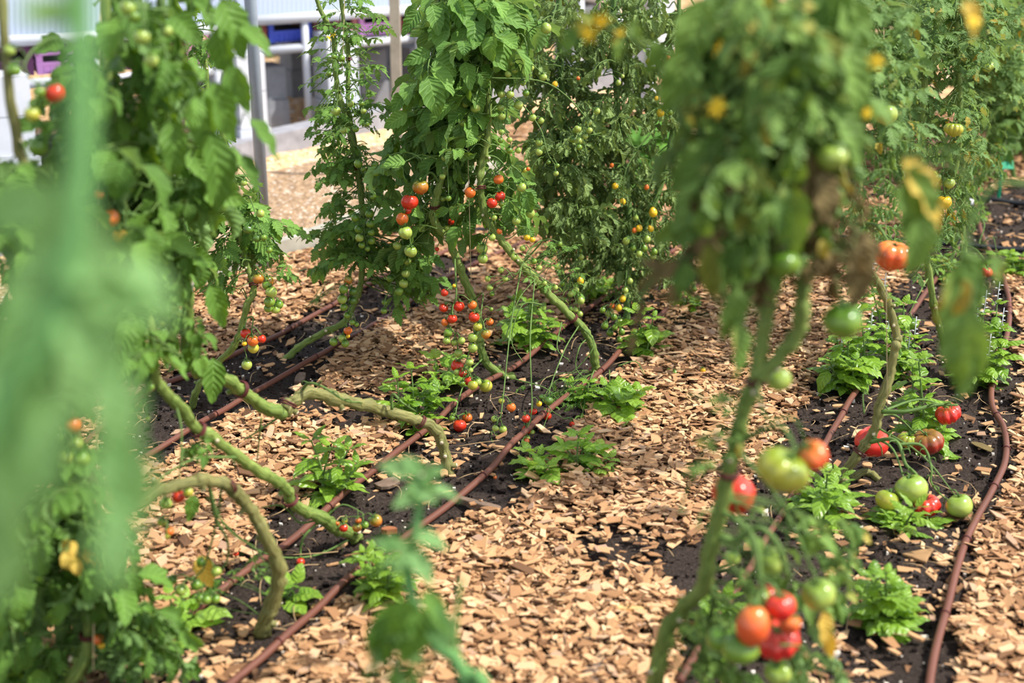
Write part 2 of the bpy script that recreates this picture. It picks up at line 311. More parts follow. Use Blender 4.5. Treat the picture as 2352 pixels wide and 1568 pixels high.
for (y0, y1, dens, size) in ((2.0, 3.2, 11500, .0215), (3.2, 4.6, 10500, .0215), (4.6, 6.2, 7000, .023), (6.2, 8.6, 3200, .029)):
    # sample a band a bit wider than the view
    xa, xb = -(y1 * .42 + .3), y1 * .42 + .35; n = int(dens * (xb - xa) * (y1 - y0)); Xc = rng.uniform(xa, xb, n); Yc = rng.uniform(y0, y1, n)
    b = in_beds(Xc, Yc); keep = right_of_kerb(Xc, Yc) & (~b | (rng.random(n) < .022 + .10 * (vnoise(Xc, Yc, 2.3, 21) > .72)))
    qq = proj(np.stack([Xc, Yc, 0 * Xc], -1)); mixz = inpoly(qq[:, 0], qq[:, 1], MIX1) | inpoly(qq[:, 0], qq[:, 1], MIX2); keep |= right_of_kerb(Xc, Yc) & b & mixz & (rng.random(n) < .16) & (vnoise(Xc, Yc, 5, 44) > .42)
    bare = vnoise(Xc, Yc, 1.6, 31) * .6 + vnoise(Xc, Yc, 4.3, 32) * .4; keep &= (rng.random(n) < np.clip((bare - .16) * 6, .12, 1))
    Xc, Yc, b = Xc[keep], Yc[keep], b[keep]; m = len(Xc); lay = rng.random(m)
    zz = ground_z(Xc, Yc) + np.where(b, .012, .002 + .03 * lay)
    cm.add(*chips(m, np.stack([Xc, Yc], 1), size, zz, .22, rng)[:2], 0, None) if False else None
    V, Fq, uv = chips(m, np.stack([Xc, Yc], 1), size, zz, .2, rng); cm.add(V, Fq, 0, uv)
tag(cm.build('wood_chip_mulch', CHIP, smooth=False), 'tan wood chip mulch spread over the paths between the soil rows', 'wood chips', None, 'stuff')
# crumbs and pale grit on the soil, dry straws
cr = MB(); rng = np.random.default_rng(12); n = 60000; Xc = rng.uniform(-1.8, 2.4, n); Yc = rng.uniform(2.3, 7, n); k_ = in_beds(Xc, Yc); Xc, Yc = Xc[k_], Yc[k_]; m = len(Xc)
r = np.clip(rng.lognormal(math.log(.0028), .55, m), .0015, .014); oc = np.array([[-1, -1, -1], [1, -1, -1], [1, 1, -1], [-1, 1, -1], [-1, -1, 1], [1, -1, 1], [1, 1, 1], [-1, 1, 1]], float) * .6
V = oc[None] * r[:, None, None] * (1 + rng.normal(0, .3, (m, 8, 3))); V[..., 0] += Xc[:, None]; V[..., 1] += Yc[:, None]
V[..., 2] += (ground_z(Xc, Yc) + .03 * (vnoise(Xc, Yc, 11, 5) - .35) + .018 * (vnoise(Xc, Yc, 26, 6) - .5))[:, None] + r[:, None] * .3
f8 = np.array([[4, 5, 6, 7], [0, 1, 5, 4], [1, 2, 6, 5], [2, 3, 7, 6], [3, 0, 4, 7], [3, 2, 1, 0]])
cr.add(V.reshape(-1, 3), ((np.arange(m) * 8)[:, None, None] + f8[None]).reshape(-1, 4))
def crumb():
    k = N('soil_crumb'); r = k.n('ShaderNodeNewGeometry').outputs['Random Per Island']
    return k.done(k.pbr(k.ramp(r, [(0, srgb(28, 22, 20)), (.6, srgb(60, 50, 44)), (.9, srgb(110, 92, 76)), (.93, srgb(210, 200, 186))], 'CONSTANT'), .95, .1))
tag(cr.build('soil_crumbs', crumb(), smooth=False), 'crumbly dark soil and pale grit lying in the planting rows', 'soil', None, 'stuff')
st = MB(); rng = np.random.default_rng(13); k_ = 0
while k_ < 260:
    x, y = rng.uniform(-1.5, 2.2), rng.uniform(2.6, 6.5)
    if not in_beds(np.array([x]), np.array([y]))[0]: continue
    k_ += 1; a = rng.uniform(0, 2 * PI); L = rng.uniform(.03, .13); cu = rng.normal(0, .6); z = float(ground_z(np.array(x), np.array(y))) + .016
    t = np.linspace(0, 1, 5); st.tube(np.stack([x + np.cos(a + cu * t) * L * t, y + np.sin(a + cu * t) * L * t, z + .008 * np.sin(PI * t)], 1), .0011, 4)
tag(st.build('straw_litter', plain_mat('dry_straw', (176, 148, 108), .9)), 'dry straw and root threads littering the soil rows', 'straw', None, 'stuff')
# single chips one can pick out on the dark soil
def one_chip(name, px, py, L, Wd, T, yaw, mat, label, cat, group=None, seed=0):
    r_ = np.random.default_rng(seed); c = G(px, py); n = 10; th = np.arange(n) * 2 * PI / n; sq = np.maximum(np.abs(np.cos(th)), np.abs(np.sin(th))) ** -.75
    if name == 'wood_shard': n = 18; th = np.arange(n) * 2 * PI / n; sq = .62 / np.cos(np.mod(th, 2 * PI / 3) - PI / 3)
    ring = np.stack([np.cos(th) * L / 2 * sq, np.sin(th) * Wd / 2 * sq], 1) * (1 + r_.normal(0, .03 if name == 'wood_shard' else .09, n))[:, None]
    m = MB(); lv = [(.02, 0), (1, 0), (1, T), (.9, T * 1.15), (.02, T * 1.15)]; V = np.concatenate([np.column_stack([ring * s, np.full(n, z)]) for s, z in lv])
    V[:, 2] += np.abs(V[:, 0]) ** 2 * r_.uniform(-2, 2); R = np.array(Matrix.Rotation(yaw, 3, 'Z') @ Matrix.Rotation(r_.normal(0, .1), 3, 'X')); V = V @ R.T
    i = np.arange(4)[:, None] * n; j = np.arange(n)[None]; j2 = (j + 1) % n; m.add(V, np.stack([i + j, i + j2, i + n + j2, i + n + j], -1).reshape(-1, 4), 0, V[:, :2] * 30)
    o = m.build(name, mat, smooth=False); o.location = (c[0], c[1], float(ground_z(c[0], c[1])) + .016); return tag(o, label, cat, group)
BARK = plain_mat('grey_bark', (112, 94, 80), .9, .2, .3, 40, .5); REDCH = plain_mat('red_chip', (150, 92, 62), .85, .2, .2, 60)
one_chip('wood_slab', 890, 1130, .062, .040, .008, .7, BARK, 'grey brown slab of wood on soil above the blurred shoot tip', 'wood piece', seed=1)
one_chip('bark_strip', 1103, 1182, .12, .022, .012, -.5, BARK, 'long dark strip of bark beside the brown drip hose', 'bark', seed=2)
one_chip('bark_strip', 690, 878, .085, .03, .008, 1.5, BARK, 'charcoal bark flake at the edge of the soil, upright between hose and stem', 'bark', seed=7)
one_chip('wood_block', 892, 1240, .034, .02, .012, .3, REDCH, 'red brown wood block beside the drip hose', 'wood piece', seed=3)
one_chip('wood_shard', 2112, 1300, .085, .06, .005, .7, plain_mat('tan_card', (150, 116, 78), .85), 'flat tan triangular shard on dark soil above leafy basil', 'wood piece', seed=4)
one_chip('wood_strip', 1480, 1420, .13, .024, .006, .12, plain_mat('pale_strip', (214, 172, 112), .85), 'long pale wood strip lying across the chip path', 'wood piece', seed=5)
one_chip('bark_strip', 1366, 1545, .10, .028, .006, 1.0, BARK, 'grey driftwood coloured bark strip on the chip path', 'bark', seed=6)
one_chip('dry_leaf', 2255, 1040, .075, .03, .002, -1.0, LEAF['dry'], 'papery tan fallen leaf beside the curving hose', 'leaf', seed=8)
one_chip('dry_leaf', 2205, 1200, .07, .04, .003, .2, LEAF['dry'], 'brown fallen leaf between green tomato and hose', 'leaf', seed=9)
SPOTS = [(560, 1465), (640, 1500), (700, 850), (1080, 1195), (1130, 1045), (1145, 1050), (1020, 1105), (1000, 1060), (990, 1022), (1180, 1060), (1275, 1022), (1020, 1010), (950, 1085), (880, 1115), (770, 1180), (785, 1265), (730, 1405), (450, 1380), (480, 1470), (520, 1490), (1220, 1075), (1330, 905), (1380, 880), (1300, 870), (1420, 830), (1200, 880), (620, 850), (560, 900), (600, 810), (480, 1010), (860, 715), (1860, 1050), (1940, 1045), (2035, 1065), (1985, 1120), (1910, 1130), (1990, 1085), (2060, 1240), (1990, 1240), (2150, 1275), (1905, 1300), (1930, 1330), (1900, 1310), (1980, 1290), (2090, 1420), (2160, 1250), (2100, 1490), (2050, 1520), (2000, 1500), (1960, 1440), (2200, 1090), (2110, 960), (2150, 900), (2270, 700), (2250, 880), (1870, 1080), (1925, 950), (2010, 905), (2100, 880), (2140, 850)]
for i, (x, y) in enumerate(SPOTS):
    r_ = random.Random(i); one_chip('wood_chip', x, y, r_.uniform(.02, .042), r_.uniform(.012, .024), r_.uniform(.003, .006), r_.uniform(0, 6.3), CHIP, 'pale wood chip lying loose on the dark soil', 'wood chip', 'loose chips on the dark soil', 100 + i)
# ------------------------------------------------------------------ drip hoses
HOSE = plain_mat('brown_hose', (104, 63, 49), .55, .35, .14, 8, .05); BLACK = plain_mat('black_pipe', (28, 30, 36), .5, .4, .1, 8, .05); WHITE = plain_mat('white_plastic', (226, 228, 232), .5)
def hose(name, px, r, mat, label, clip=None, z=.022):
    pts = smooth_path([G(x, y, z) for x, y in px], 10); pts[:, 2] = ground_z(pts[:, 0], pts[:, 1]) + r + .018; m = MB(); m.tube(pts, r, 10)
    o = thing(name, label, 'hose', pts[len(pts) // 2] * [1, 1, 0]); c = m.build('tube', mat, o, o.location)
    for i in range(6, len(pts) - 6, 14):                            # wire pegs / emitters along the hose
        d = pts[i + 1] - pts[i]; e = MB(); th = np.linspace(-.4, PI + .4, 9); R = frame(d)
        e.tube(pts[i] + np.outer(np.cos(th), R[:, 0]) * (r + .002) + np.outer(np.sin(th), R[:, 2]) * (r + .002), .0014, 4); e.build('peg', TIE, o, o.location)
    return o
hose('drip_hose', [(120, 1080), (330, 910), (470, 850), (620, 778), (720, 727), (775, 690), (900, 632), (1010, 585), (1080, 545)], .0088, HOSE, 'brown drip hose nearest the edging board')
hose('drip_hose', [(-60, 1330), (150, 1170), (330, 1050), (430, 992), (600, 890), (755, 806), (900, 720), (985, 662), (1095, 602), (1250, 540)], .0088, HOSE, 'brown drip hose running under the pale cut stem beside the green cherry trusses')
hose('drip_hose', [(160, 1640), (380, 1452), (530, 1345), (690, 1225), (850, 1095), (985, 985), (1090, 895), (1200, 828), (1290, 757), (1385, 686), (1500, 610), (1590, 545)], .0088, HOSE, 'brown drip hose passing under both lodged stems')
hose('drip_hose', [(430, 1660), (530, 1568), (640, 1477), (780, 1350), (900, 1262), (970, 1210), (1090, 1120), (1180, 1027), (1290, 920), (1380, 855), (1440, 795), (1500, 745), (1600, 660), (1720, 545)], .0088, HOSE, 'brown drip hose along the edge of the wide chip path')
hose('drip_hose', [(1560, 1568), (1700, 1350), (1810, 1160), (1900, 1012), (1990, 868), (2080, 740), (2150, 640), (2210, 560)], .0088, HOSE, 'brown drip hose half hidden behind the big ribbed tomatoes')
hose('drip_hose', [(2120, 1700), (2140, 1540), (2170, 1420), (2205, 1290), (2240, 1205), (2290, 1110), (2310, 1050), (2305, 990), (2280, 940), (2278, 890), (2296, 830), (2315, 760), (2318, 700), (2304, 640), (2280, 590), (2255, 540), (2240, 470)], .0088, HOSE, 'brown hose winding along the outer edge of the soil')
hose('supply_pipe', [(1080, 535), (1250, 538), (1430, 538), (1600, 544), (1800, 548), (2000, 556), (2150, 562), (2280, 570), (2420, 582)], .011, BLACK, 'black supply pipe crossing the rows behind the curled plant')
op = hose('supply_pipe', [(2000, 450), (2150, 455), (2230, 461), (2352, 472), (2500, 488)], .011, BLACK, 'black supply pipe beyond the green plant marker')
cb = MB(); c = G(2229, 466, .02); cb.box(c, (.034, .03, .045)); cb.box(c + [0, 0, -.01], (.05, .02, .02)); cb.build('clip', WHITE, op, op.location)['label'] = 'white plastic clip'
# ------------------------------------------------------------------ pole, stake, marker
def vcyl(m, base, h, r, sides=16, lean=(0, 0)):
    b = np.asarray(base, float); m.tube(np.array([b, b + [lean[0] * h / 2, lean[1] * h / 2, h / 2], b + [lean[0] * h, lean[1] * h, h]]), r, sides)
GALV = plain_mat('galvanised', (150, 160, 172), .42, .5, .1, 12, .05, .15); WOODG = plain_mat('grey_stake_wood', (178, 168, 150), .85, .2, .16, 14, .2)
b = G(613, 628); m = MB(); vcyl(m, b + [0, 0, -.05], 2.35, .0225); o = thing('metal_pole', 'galvanised steel pole standing beside the edging board', 'pole', b)
m.build('tube', GALV, o, b); m = MB(); vcyl(m, b + [0, 0, 2.28], .05, .028); m.build('cap', GALV, o, b)
b = G(917, 415); m = MB(); m.box(b + [0, 0, 1.0], (.048, .038, 2.1)); tag(m.build('wooden_stake', WOODG, None, smooth=False), 'square grey wooden stake standing on the mulch path', 'stake')
GP = plain_mat('green_plastic', (22, 150, 108), .5, .4, .05); b = G(2291, 476); d0 = proj(b)[2]; o = thing('plant_marker', 'green plastic plant marker stuck in the soil', 'plant marker', b)
m = MB(); m.box(b + [0, 0, .09], (.016, .004, .22)); m.box(b + [0, -.004, .09], (.004, .006, .22)); m.build('stake', GP, o, b, smooth=False)
m = MB(); hw = .046; R = frame((1, 0, 0)); th = .95
pl = np.array([[-hw, -.03], [hw, -.03], [hw, .016], [hw * .72, .032], [-hw * .72, .032], [-hw, .016]]); n = 6
def tilt(v, z): return np.stack([v[:, 0], v[:, 1] * math.cos(th) - z * math.sin(th), v[:, 1] * math.sin(th) + z * math.cos(th)], 1)
V = np.concatenate([tilt(pl * .02, 0), tilt(pl, 0), tilt(pl, .004), tilt(pl * .02, .004)]) + b + [0, 0, .205]
i = np.arange(3)[:, None] * n; j = np.arange(n)[None]; j2 = (j + 1) % n; m.add(V, np.stack([i + j, i + j2, i + n + j2, i + n + j], -1).reshape(-1, 4)); m.build('plate', GP, o, b, smooth=False)
# ------------------------------------------------------------------ benches beyond the concrete kerb
WPAINT = plain_mat('white_painted_metal', (196, 200, 208), .4, .5, .04, 6, .03); BLOCK = plain_mat('concrete_block', (140, 142, 148), .9, .2, .12, 30, .25)
WBLOCK = plain_mat('white_painted_block', (200, 204, 212), .8, .2, .05, 12, .15); DARK = plain_mat('black_pot', (26, 26, 28), .6); PEAT = plain_mat('potting_soil', (48, 38, 32), .95)
def fluted():
    k = N('fluted_white_sheet'); co = k.co(); sp = k.n('ShaderNodeSeparateXYZ'); k.l(co, sp.inputs[0])
    w = k.math('SINE', k.math('MULTIPLY', sp.outputs[0], 260.0)); c = k.mix(k.math('MULTIPLY', k.noise(3, co, 3), .5), srgb(176, 188, 210), srgb(196, 206, 222))
    tr = k.n('ShaderNodeBsdfTranslucent'); tr.inputs[0].default_value = srgb(214, 226, 244); mx = k.n('ShaderNodeMixShader'); mx.inputs[0].default_value = .3
    k.l(k.pbr(c, .3, .5, k.bump(w, .25, .004)), mx.inputs[1]); k.l(tr.outputs[0], mx.inputs[2]); return k.done(mx.outputs[0])
SHEET = fluted()
def bench(name, label, pa, pb, zr, depth, legs, roof, fill):
    """rail traced between two pixels at height zr; depth = how far it reaches back"""
    a, b = G(*pa, zr), G(*pb, zr); d = b - a; L = np.linalg.norm(d); d /= L; bk = np.array([-d[1], d[0], 0]); R = np.stack([d, bk, [0, 0, 1]], 1)
    at = lambda s, t, z: np.array([*(a + d * s + bk * t)[:2], z])
    o = thing(name, label, 'bench', at(L / 2, depth / 2, 0)); org = np.array(o.location)
    def tubeo(nm, p, q, r, mat=WPAINT): m = MB(); m.tube(np.array([p, (p + q) / 2, q]), r, 12); return m.build(nm, mat, o, org)
    tubeo('rail', at(0, 0, zr), at(L, 0, zr), .024); tubeo('rail', at(0, depth, zr), at(L, depth, zr), .03)
    for s in np.arange(.25, L, .9): tubeo('cross_bar', at(s, 0, zr), at(s, depth, zr), .018)
    for px in legs:
        s = min(np.linspace(0, L, 400), key=lambda s: abs(proj(at(s, 0, .2))[0] - px))
        tubeo('leg', at(s, -.01, -.02), at(s, -.01, zr + roof), .021); tubeo('leg', at(s, depth, -.02), at(s, depth, zr + roof), .021)
    z1 = zr + roof; hgt = .36
    tubeo('upper_rail', at(-.05, -.02, z1), at(L, -.02, z1), .028); tubeo('upper_rail', at(-.05, .10, z1 + hgt), at(L, .10, z1 + hgt), .03)
    m = MB(); n = 2                                                   # side sheet leaning back a little, and the floor of the trough
    q = np.array([at(0, 0, z1), at(L, 0, z1), at(L, .10, z1 + hgt), at(0, .10, z1 + hgt)]); e = bk * .012
    m.add(np.concatenate([q, q + e]), [[0, 1, 2, 3], [7, 6, 5, 4], [0, 4, 5, 1], [1, 5, 6, 2], [2, 6, 7, 3], [3, 7, 4, 0]])
    s_ = m.build('side_sheet', SHEET, o, org, smooth=False)
    m = MB(); m.box(at(L / 2, depth / 2 + .06, z1 + .01), (L, depth - .1, .03), R); m.build('trough_floor', SHEET, o, org, smooth=False)
    m = MB(); m.box(at(L / 2, depth / 2 + .08, z1 + hgt - .04), (L, depth - .22, .06), R); m.build('bark_fill', PEAT, o, org, smooth=False)
    return at, L, R, o
def crate(px0, px1, bn, h, mat, label, dk=.32, group=None):
    at, L, R, _ = bn; zr = ZR; ss = np.linspace(0, L, 600); xp = np.array([proj(at(s, .06, zr + .05))[0] for s in ss])
    s0, s1 = ss[np.argmin(abs(xp - px0))], ss[np.argmin(abs(xp - px1))]; w = s1 - s0 - .012; c = at((s0 + s1) / 2, .06 + dk / 2, zr + .031)
    o = thing('plastic_crate', label, 'crate', c, group); m = MB(); t = .012; X_, Y_, Z_ = np.array(R[:, 0]), np.array(R[:, 1]), np.array([0, 0, 1.0])
    m.box(c + Z_ * .006, (w, dk, .012), R)
    for sx in (-1, 1):
        m.box(c + X_ * sx * (w / 2 - t / 2) + Z_ * h * .26, (t, dk, h * .5), R); m.box(c + Y_ * sx * (dk / 2 - t / 2) + Z_ * h * .26, (w, t, h * .5), R)
        for sy in (-1, 1): m.box(c + X_ * sx * (w / 2 - .012) + Y_ * sy * (dk / 2 - .012) + Z_ * h * .5, (.03, .03, h), R)
    for q in np.linspace(-.5, .5, 9)[1:-1]: m.box(c + X_ * q * w - Y_ * (dk / 2 + .003) + Z_ * h * .26, (.008, .008, h * .5), R)
    m.build('body', mat, o, c, smooth=False); m = MB()
    for sx in (-1, 1):
        m.box(c + X_ * sx * (w / 2) + Z_ * h, (.02, dk + .02, .016), R); m.box(c + Y_ * sx * (dk / 2) + Z_ * h, (w + .02, .02, .016), R)
        m.box(c + Y_ * sx * (dk / 2) + Z_ * h * .52, (w + .01, .016, .014), R)
    m.build('rim', mat, o, c, smooth=False); m = MB(); m.box(c + Z_ * h * .3, (w * .9, dk * .86, h * .5), R)
    m.build('pot_fill', DARK, o, c, smooth=False)
    return o
ZR = .467
BA = bench('planter_bench', 'white tube planter bench with purple and pink crates', (-140, 207), (533, 160), ZR, 1.15, (-100, 240, 505), .21, 0)
BB = bench('planter_bench', 'white tube planter bench holding the blue crate, behind the feathery cherry plant', (556, 121), (1010, 84), ZR, 1.2, (575, 705, 962), .17, 0)
BC = bench('planter_bench', 'white tube planter bench behind the curled plant', (1020, 72), (1640, 34), ZR, 1.2, (1035, 1330, 1620), .20, 0)
pm = lambda n, c: plain_mat(n, c, .5, .4, .06, 10, .03)
PUR, LIL, PNK, BLU, MAR, ROS = pm('crate_purple', (112, 62, 104)), pm('crate_lilac', (232, 164, 232)), pm('crate_pink', (236, 178, 194)), pm('crate_blue', (70, 92, 206)), pm('crate_maroon', (136, 66, 62)), pm('crate_rose', (186, 116, 120))
crate(-60, 80, BA, .13, PUR, 'dark purple slatted crate at the end of the white bench'); crate(84, 218, BA, .10, LIL, 'lilac crate behind the blurred green stem')
crate(222, 330, BA, .10, pm('crate_magenta', (190, 100, 160)), 'magenta crate beside the lilac crate'); crate(334, 425, BA, .11, MAR, 'maroon crate between magenta and pale pink crates'); crate(429, 530, BA, .10, PNK, 'pale pink crate at the bench end beside the steel pole')
crate(520, 614, BB, .14, MAR, 'brick red slatted crate behind the steel pole'); crate(617, 716, BB, .11, BLU, 'blue ribbed crate on the bench rail')
crate(720, 768, BB, .13, pm('crate_brown', (112, 66, 60)), 'brown crate beside the blue crate'); crate(771, 822, BB, .11, ROS, 'dusty rose crate between brown and lilac crates'); crate(825, 908, BB, .12, LIL, 'bright lilac crate beside the wooden stake')
crate(912, 1000, BB, .12, MAR, 'dark red crate behind the wooden stake')
def pillar(px, py, n, w, mat, label, group=None, dpt=.2, z0=0.0, hb=.19, yaw=None):
    b = G(px, py); o = thing('block_pillar', label, 'concrete pillar', b, group); R = BB[2]
    for k_ in range(n):
        m = MB(); ww = w * (1.12 if k_ == 0 else 1.0); m.box(b + [0, 0, hb / 2 - .02 + k_ * hb], (ww, dpt * (1.12 if k_ == 0 else 1.0), hb - .004), R); m.build('block', mat, o, b, smooth=False)
    return o
pillar(34, 432, 3, .20, WBLOCK, 'white painted block pillar under the bench end with purple crate')
pillar(505, 345, 3, .18, WBLOCK, 'white block pillar half hidden by the broad leaved plant')
pillar(573, 362, 3, .15, WBLOCK, 'white block pillar just behind the steel pole'); pillar(777, 292, 3, .19, WBLOCK, 'white block pillar behind the feathery cherry plant')
pillar(692, 214, 2, .20, BLOCK, 'grey concrete block pillar in the bench shade beside the white leg'); pillar(625, 290, 2, .12, BLOCK, 'narrow grey block pillar behind the steel pole')
pillar(846, 245, 2, .17, BLOCK, 'grey concrete pillar between feathery plant and stake'); pillar(905, 160, 2, .16, BLOCK, 'small grey pillar deep under the bench'); pillar(880, 200, 2, .14, BLOCK, 'grey pillar standing in line behind its neighbour under the bench'); pillar(948, 235, 2, .12, BLOCK, 'dark grey pillar beyond the wooden stake')
pillar(1000, 275, 3, .14, WBLOCK, 'white pillar between the stake and the broad centre plant'); pillar(1315, 205, 3, .17, WBLOCK, 'white pillar seen through curled leaves'); pillar(1340, 195, 3, .12, BLOCK, 'grey pillar seen through curled leaves'); pillar(1508, 120, 3, .18, WBLOCK, 'white pillar beyond the gap with yellow fruit')
pillar(1475, 250, 3, .05, WBLOCK, 'thin white post beyond the curled plant')
pillar(430, 205, 2, .18, BLOCK, 'grey block pillar in the dark under the pink crate'); pillar(720, 150, 2, .15, BLOCK, 'distant grey pillar beside the far ground')
# ------------------------------------------------------------------ leaves
def leaflet(rng, L, Wd, teeth=5, tooth=.16, droop=.5, fold=.15, roll=0.0, twist=.2, ruffle=.06, shape=.72, cols=5):
    """one leaf blade along +y; V, F, UV"""
    rows = 2 * teeth + 2; t = np.linspace(0, 1, rows + 1); w = np.sin(PI * np.clip(t, 0, 1) ** shape) ** .85; w[0] = .05; w[-1] = .02
    tf = 1 + tooth * np.where(np.arange(rows + 1) % 2 == 0, -1, 1) * (t > .08) * (t < .97); w = w * tf * Wd / 2
    s = np.linspace(-1, 1, cols); a = s[None, :] * w[:, None]; asy = 1 + rng.normal(0, .06)
    a = np.where(a > 0, a * asy, a)
    ty = t.copy(); ty[1:-1] += (1 if tooth > .02 else 0) * np.where(np.arange(1, rows) % 2 == 1, .25 / rows, -.1 / rows)
    if abs(roll) > .05:
        k = roll / (Wd / 2); x = np.sin(a * k) / k; z = (1 - np.cos(a * k)) / k
    else: x = a; z = 0 * a
    z = z + fold * np.abs(x) + ruffle * Wd * np.sin(t * 17 + rng.uniform(0, 6))[:, None] * np.abs(s)[None] ** 2
    z = z + (.02 if tooth > .02 else 0) * Wd * np.where(np.arange(rows + 1) % 2 == 0, 1, -1)[:, None] * np.abs(s)[None]
    ph = -droop * t; dy = np.cos(ph) * L / rows; dz = np.sin(ph) * L / rows; y0 = np.concatenate([[0], np.cumsum(dy)[:-1]]); z0 = np.concatenate([[0], np.cumsum(dz)[:-1]])
    yy = np.interp(ty, t, y0)[:, None] + 0 * x - np.sin(ph)[:, None] * z * 1.0; zz = z0[:, None] + np.cos(ph)[:, None] * z
    tw = twist * t[:, None]; xx = x * np.cos(tw) - (zz - z0[:, None]) * np.sin(tw); zz = z0[:, None] + (zz - z0[:, None]) * np.cos(tw) + x * np.sin(tw)
    V = np.stack([xx, yy, zz], -1).reshape(-1, 3); uv = np.stack([np.broadcast_to((s + 1) / 2, x.shape), np.broadcast_to(t[:, None], x.shape)], -1).reshape(-1, 2)
    i = np.arange(rows)[:, None] * cols; j = np.arange(cols - 1)[None]; Fq = np.stack([i + j, i + j + 1, i + cols + j + 1, i + cols + j], -1).reshape(-1, 4)
    return V, Fq, uv
def rotz(a): c, s = math.cos(a), math.sin(a); return np.array([[c, -s, 0], [s, c, 0], [0, 0, 1]])
def rotx(a): c, s = math.cos(a), math.sin(a); return np.array([[1, 0, 0], [0, c, -s], [0, s, c]])
def roty(a): c, s = math.cos(a), math.sin(a); return np.array([[c, 0, s], [0, 1, 0], [-s, 0, c]])
def compound(rng, L, style):
    """a tomato leaf of length L: list of blades and its rachis, along +y, already drooping"""
    o = dict(teeth=4, tooth=.17, droop=.6, fold=.12, roll=0, twist=.25, ruffle=.07, shape=.7); o.update(style.get('blade', {})); pairs = style.get('pairs', 3)
    wid = style.get('wid', .55); big = style.get('big', .42); out = []; arc = style.get('arc', .9) * rng.uniform(.6, 1.3); n = 8; t = np.linspace(0, 1, n)
    ph = .25 - arc * t; y = np.concatenate([[0], np.cumsum(np.cos(ph))[:-1]]) / n * L * .72; z = np.concatenate([[0], np.cumsum(np.sin(ph))[:-1]]) / n * L * .72; x = rng.normal(0, .03) * L * t ** 2
    path = np.stack([x, y, z], 1)
    def put(tt, yaw, l, w):
        p = np.array([np.interp(tt, t, path[:, k]) for k in range(3)]); sl = np.interp(tt, t, ph); q = dict(o); q['droop'] = o['droop'] * rng.uniform(.5, 1.6); q['roll'] = o['roll'] * rng.uniform(.6, 1.3); q['twist'] = rng.normal(0, o['twist'])
        V, Fq, uv = leaflet(rng, l, w, **q); stalk = l * .12
        R = rotz(yaw) @ rotx(sl * .8 - abs(yaw) * style.get('hang', .35) * rng.uniform(.3, 1.5) + rng.normal(0, .18)) @ roty(rng.normal(0, .35))
        V = (V + [0, stalk, 0]) @ R.T + p; out.append((V, Fq, uv, 0)); m = MB(); m.tube(np.array([p, p + R @ np.array([0, stalk * 1.5, 0])]), L * .005, 4, cap=False); out.append((m.V[0], m.Fc[0], np.zeros((len(m.V[0]), 2)), 1))
    put(1.0, rng.normal(0, .2), L * big * rng.uniform(.85, 1.15), L * big * wid * rng.uniform(.85, 1.15))
    for k in range(pairs):
        tt = .95 - (k + .4) * .72 / pairs; sc = (1 - .16 * k) * big * .86
        for s in (-1, 1): put(tt + rng.normal(0, .03), s * rng.uniform(.8, 1.35), L * sc * rng.uniform(.75, 1.15), L * sc * wid * rng.uniform(.8, 1.15))
        if style.get('minor', True) and rng.random() < .7: put(tt - .1, rng.choice([-1, 1]) * 1.2, L * .12, L * .09)
    m = MB(); m.tube(path, np.linspace(L * .011, L * .006, n), 5, cap=False); out.append((m.V[0], m.Fc[0], np.zeros((len(m.V[0]), 2)), 1))
    V, Fq, U, M = [], [], [], []; k = 0
    for v, f, u, mm in out: V.append(v); Fq.append(f + k); U.append(u); M.append(np.full(len(f), mm)); k += len(v)
    return np.concatenate(V), np.concatenate(Fq), np.concatenate(U), np.concatenate(M)
STY = {
 'broad': dict(pairs=2, wid=.62, big=.50, arc=1.2, hang=.5, blade=dict(teeth=3, tooth=.07, droop=.9, fold=.22, roll=.5, twist=.35)),
 'potato': dict(pairs=1, wid=.66, big=.60, arc=1.0, hang=.4, blade=dict(teeth=3, tooth=.05, droop=.8, fold=.15, roll=.25, twist=.25)),
 'toothed': dict(pairs=3, wid=.56, big=.38, arc=.9, hang=.35, blade=dict(teeth=5, tooth=.22, droop=.6, fold=.12, twist=.2)),
 'feather': dict(pairs=3, wid=.48, big=.36, arc=.7, hang=.3, blade=dict(teeth=4, tooth=.28, droop=.5, fold=.1, twist=.2)),
 'curl': dict(pairs=3, wid=.60, big=.36, arc=1.3, hang=.55, blade=dict(teeth=4, tooth=.12, droop=1.0, fold=.1, roll=1.9, twist=.8, ruffle=.12)),
 'wilt': dict(pairs=2, wid=.52, big=.46, arc=1.9, hang=.9, blade=dict(teeth=4, tooth=.1, droop=1.2, fold=.2, roll=1.1, twist=.5, ruffle=.1)),
 'far': dict(pairs=3, wid=.55, big=.40, arc=1.0, hang=.4, minor=False, blade=dict(teeth=2, tooth=.15, droop=.7, fold=.15, roll=.4, twist=.3, cols=3)),
 'single': dict(pairs=0, wid=.5, big=.9, arc=1.0, minor=False, blade=dict(teeth=4, tooth=.08, droop=.9, fold=.2, roll=.4)),
}
_CL = {}
def cleaf(style):
    if style not in _CL:
        r = np.random.default_rng(len(style) * 77 + ord(style[0])); _CL[style] = [compound(r, 1.0, STY[style]) for _ in range(9)]
    return random.choice(_CL[style])
def put_leaf(mb, base, dirv, L, style, roll=0.0, slot=0):
    V, Fq, U, M = cleaf(style); R = frame(dirv, (0, 0, 1), roll); V = V * L
    if random.random() < .5: V = V * [-1, 1, 1]; Fq = Fq[:, ::-1]
    Q = V @ R.T + base; Q[:, 2] = np.maximum(Q[:, 2], .006); mb.add(Q, Fq, 0, U); mb.M[-1] = M + slot * 2
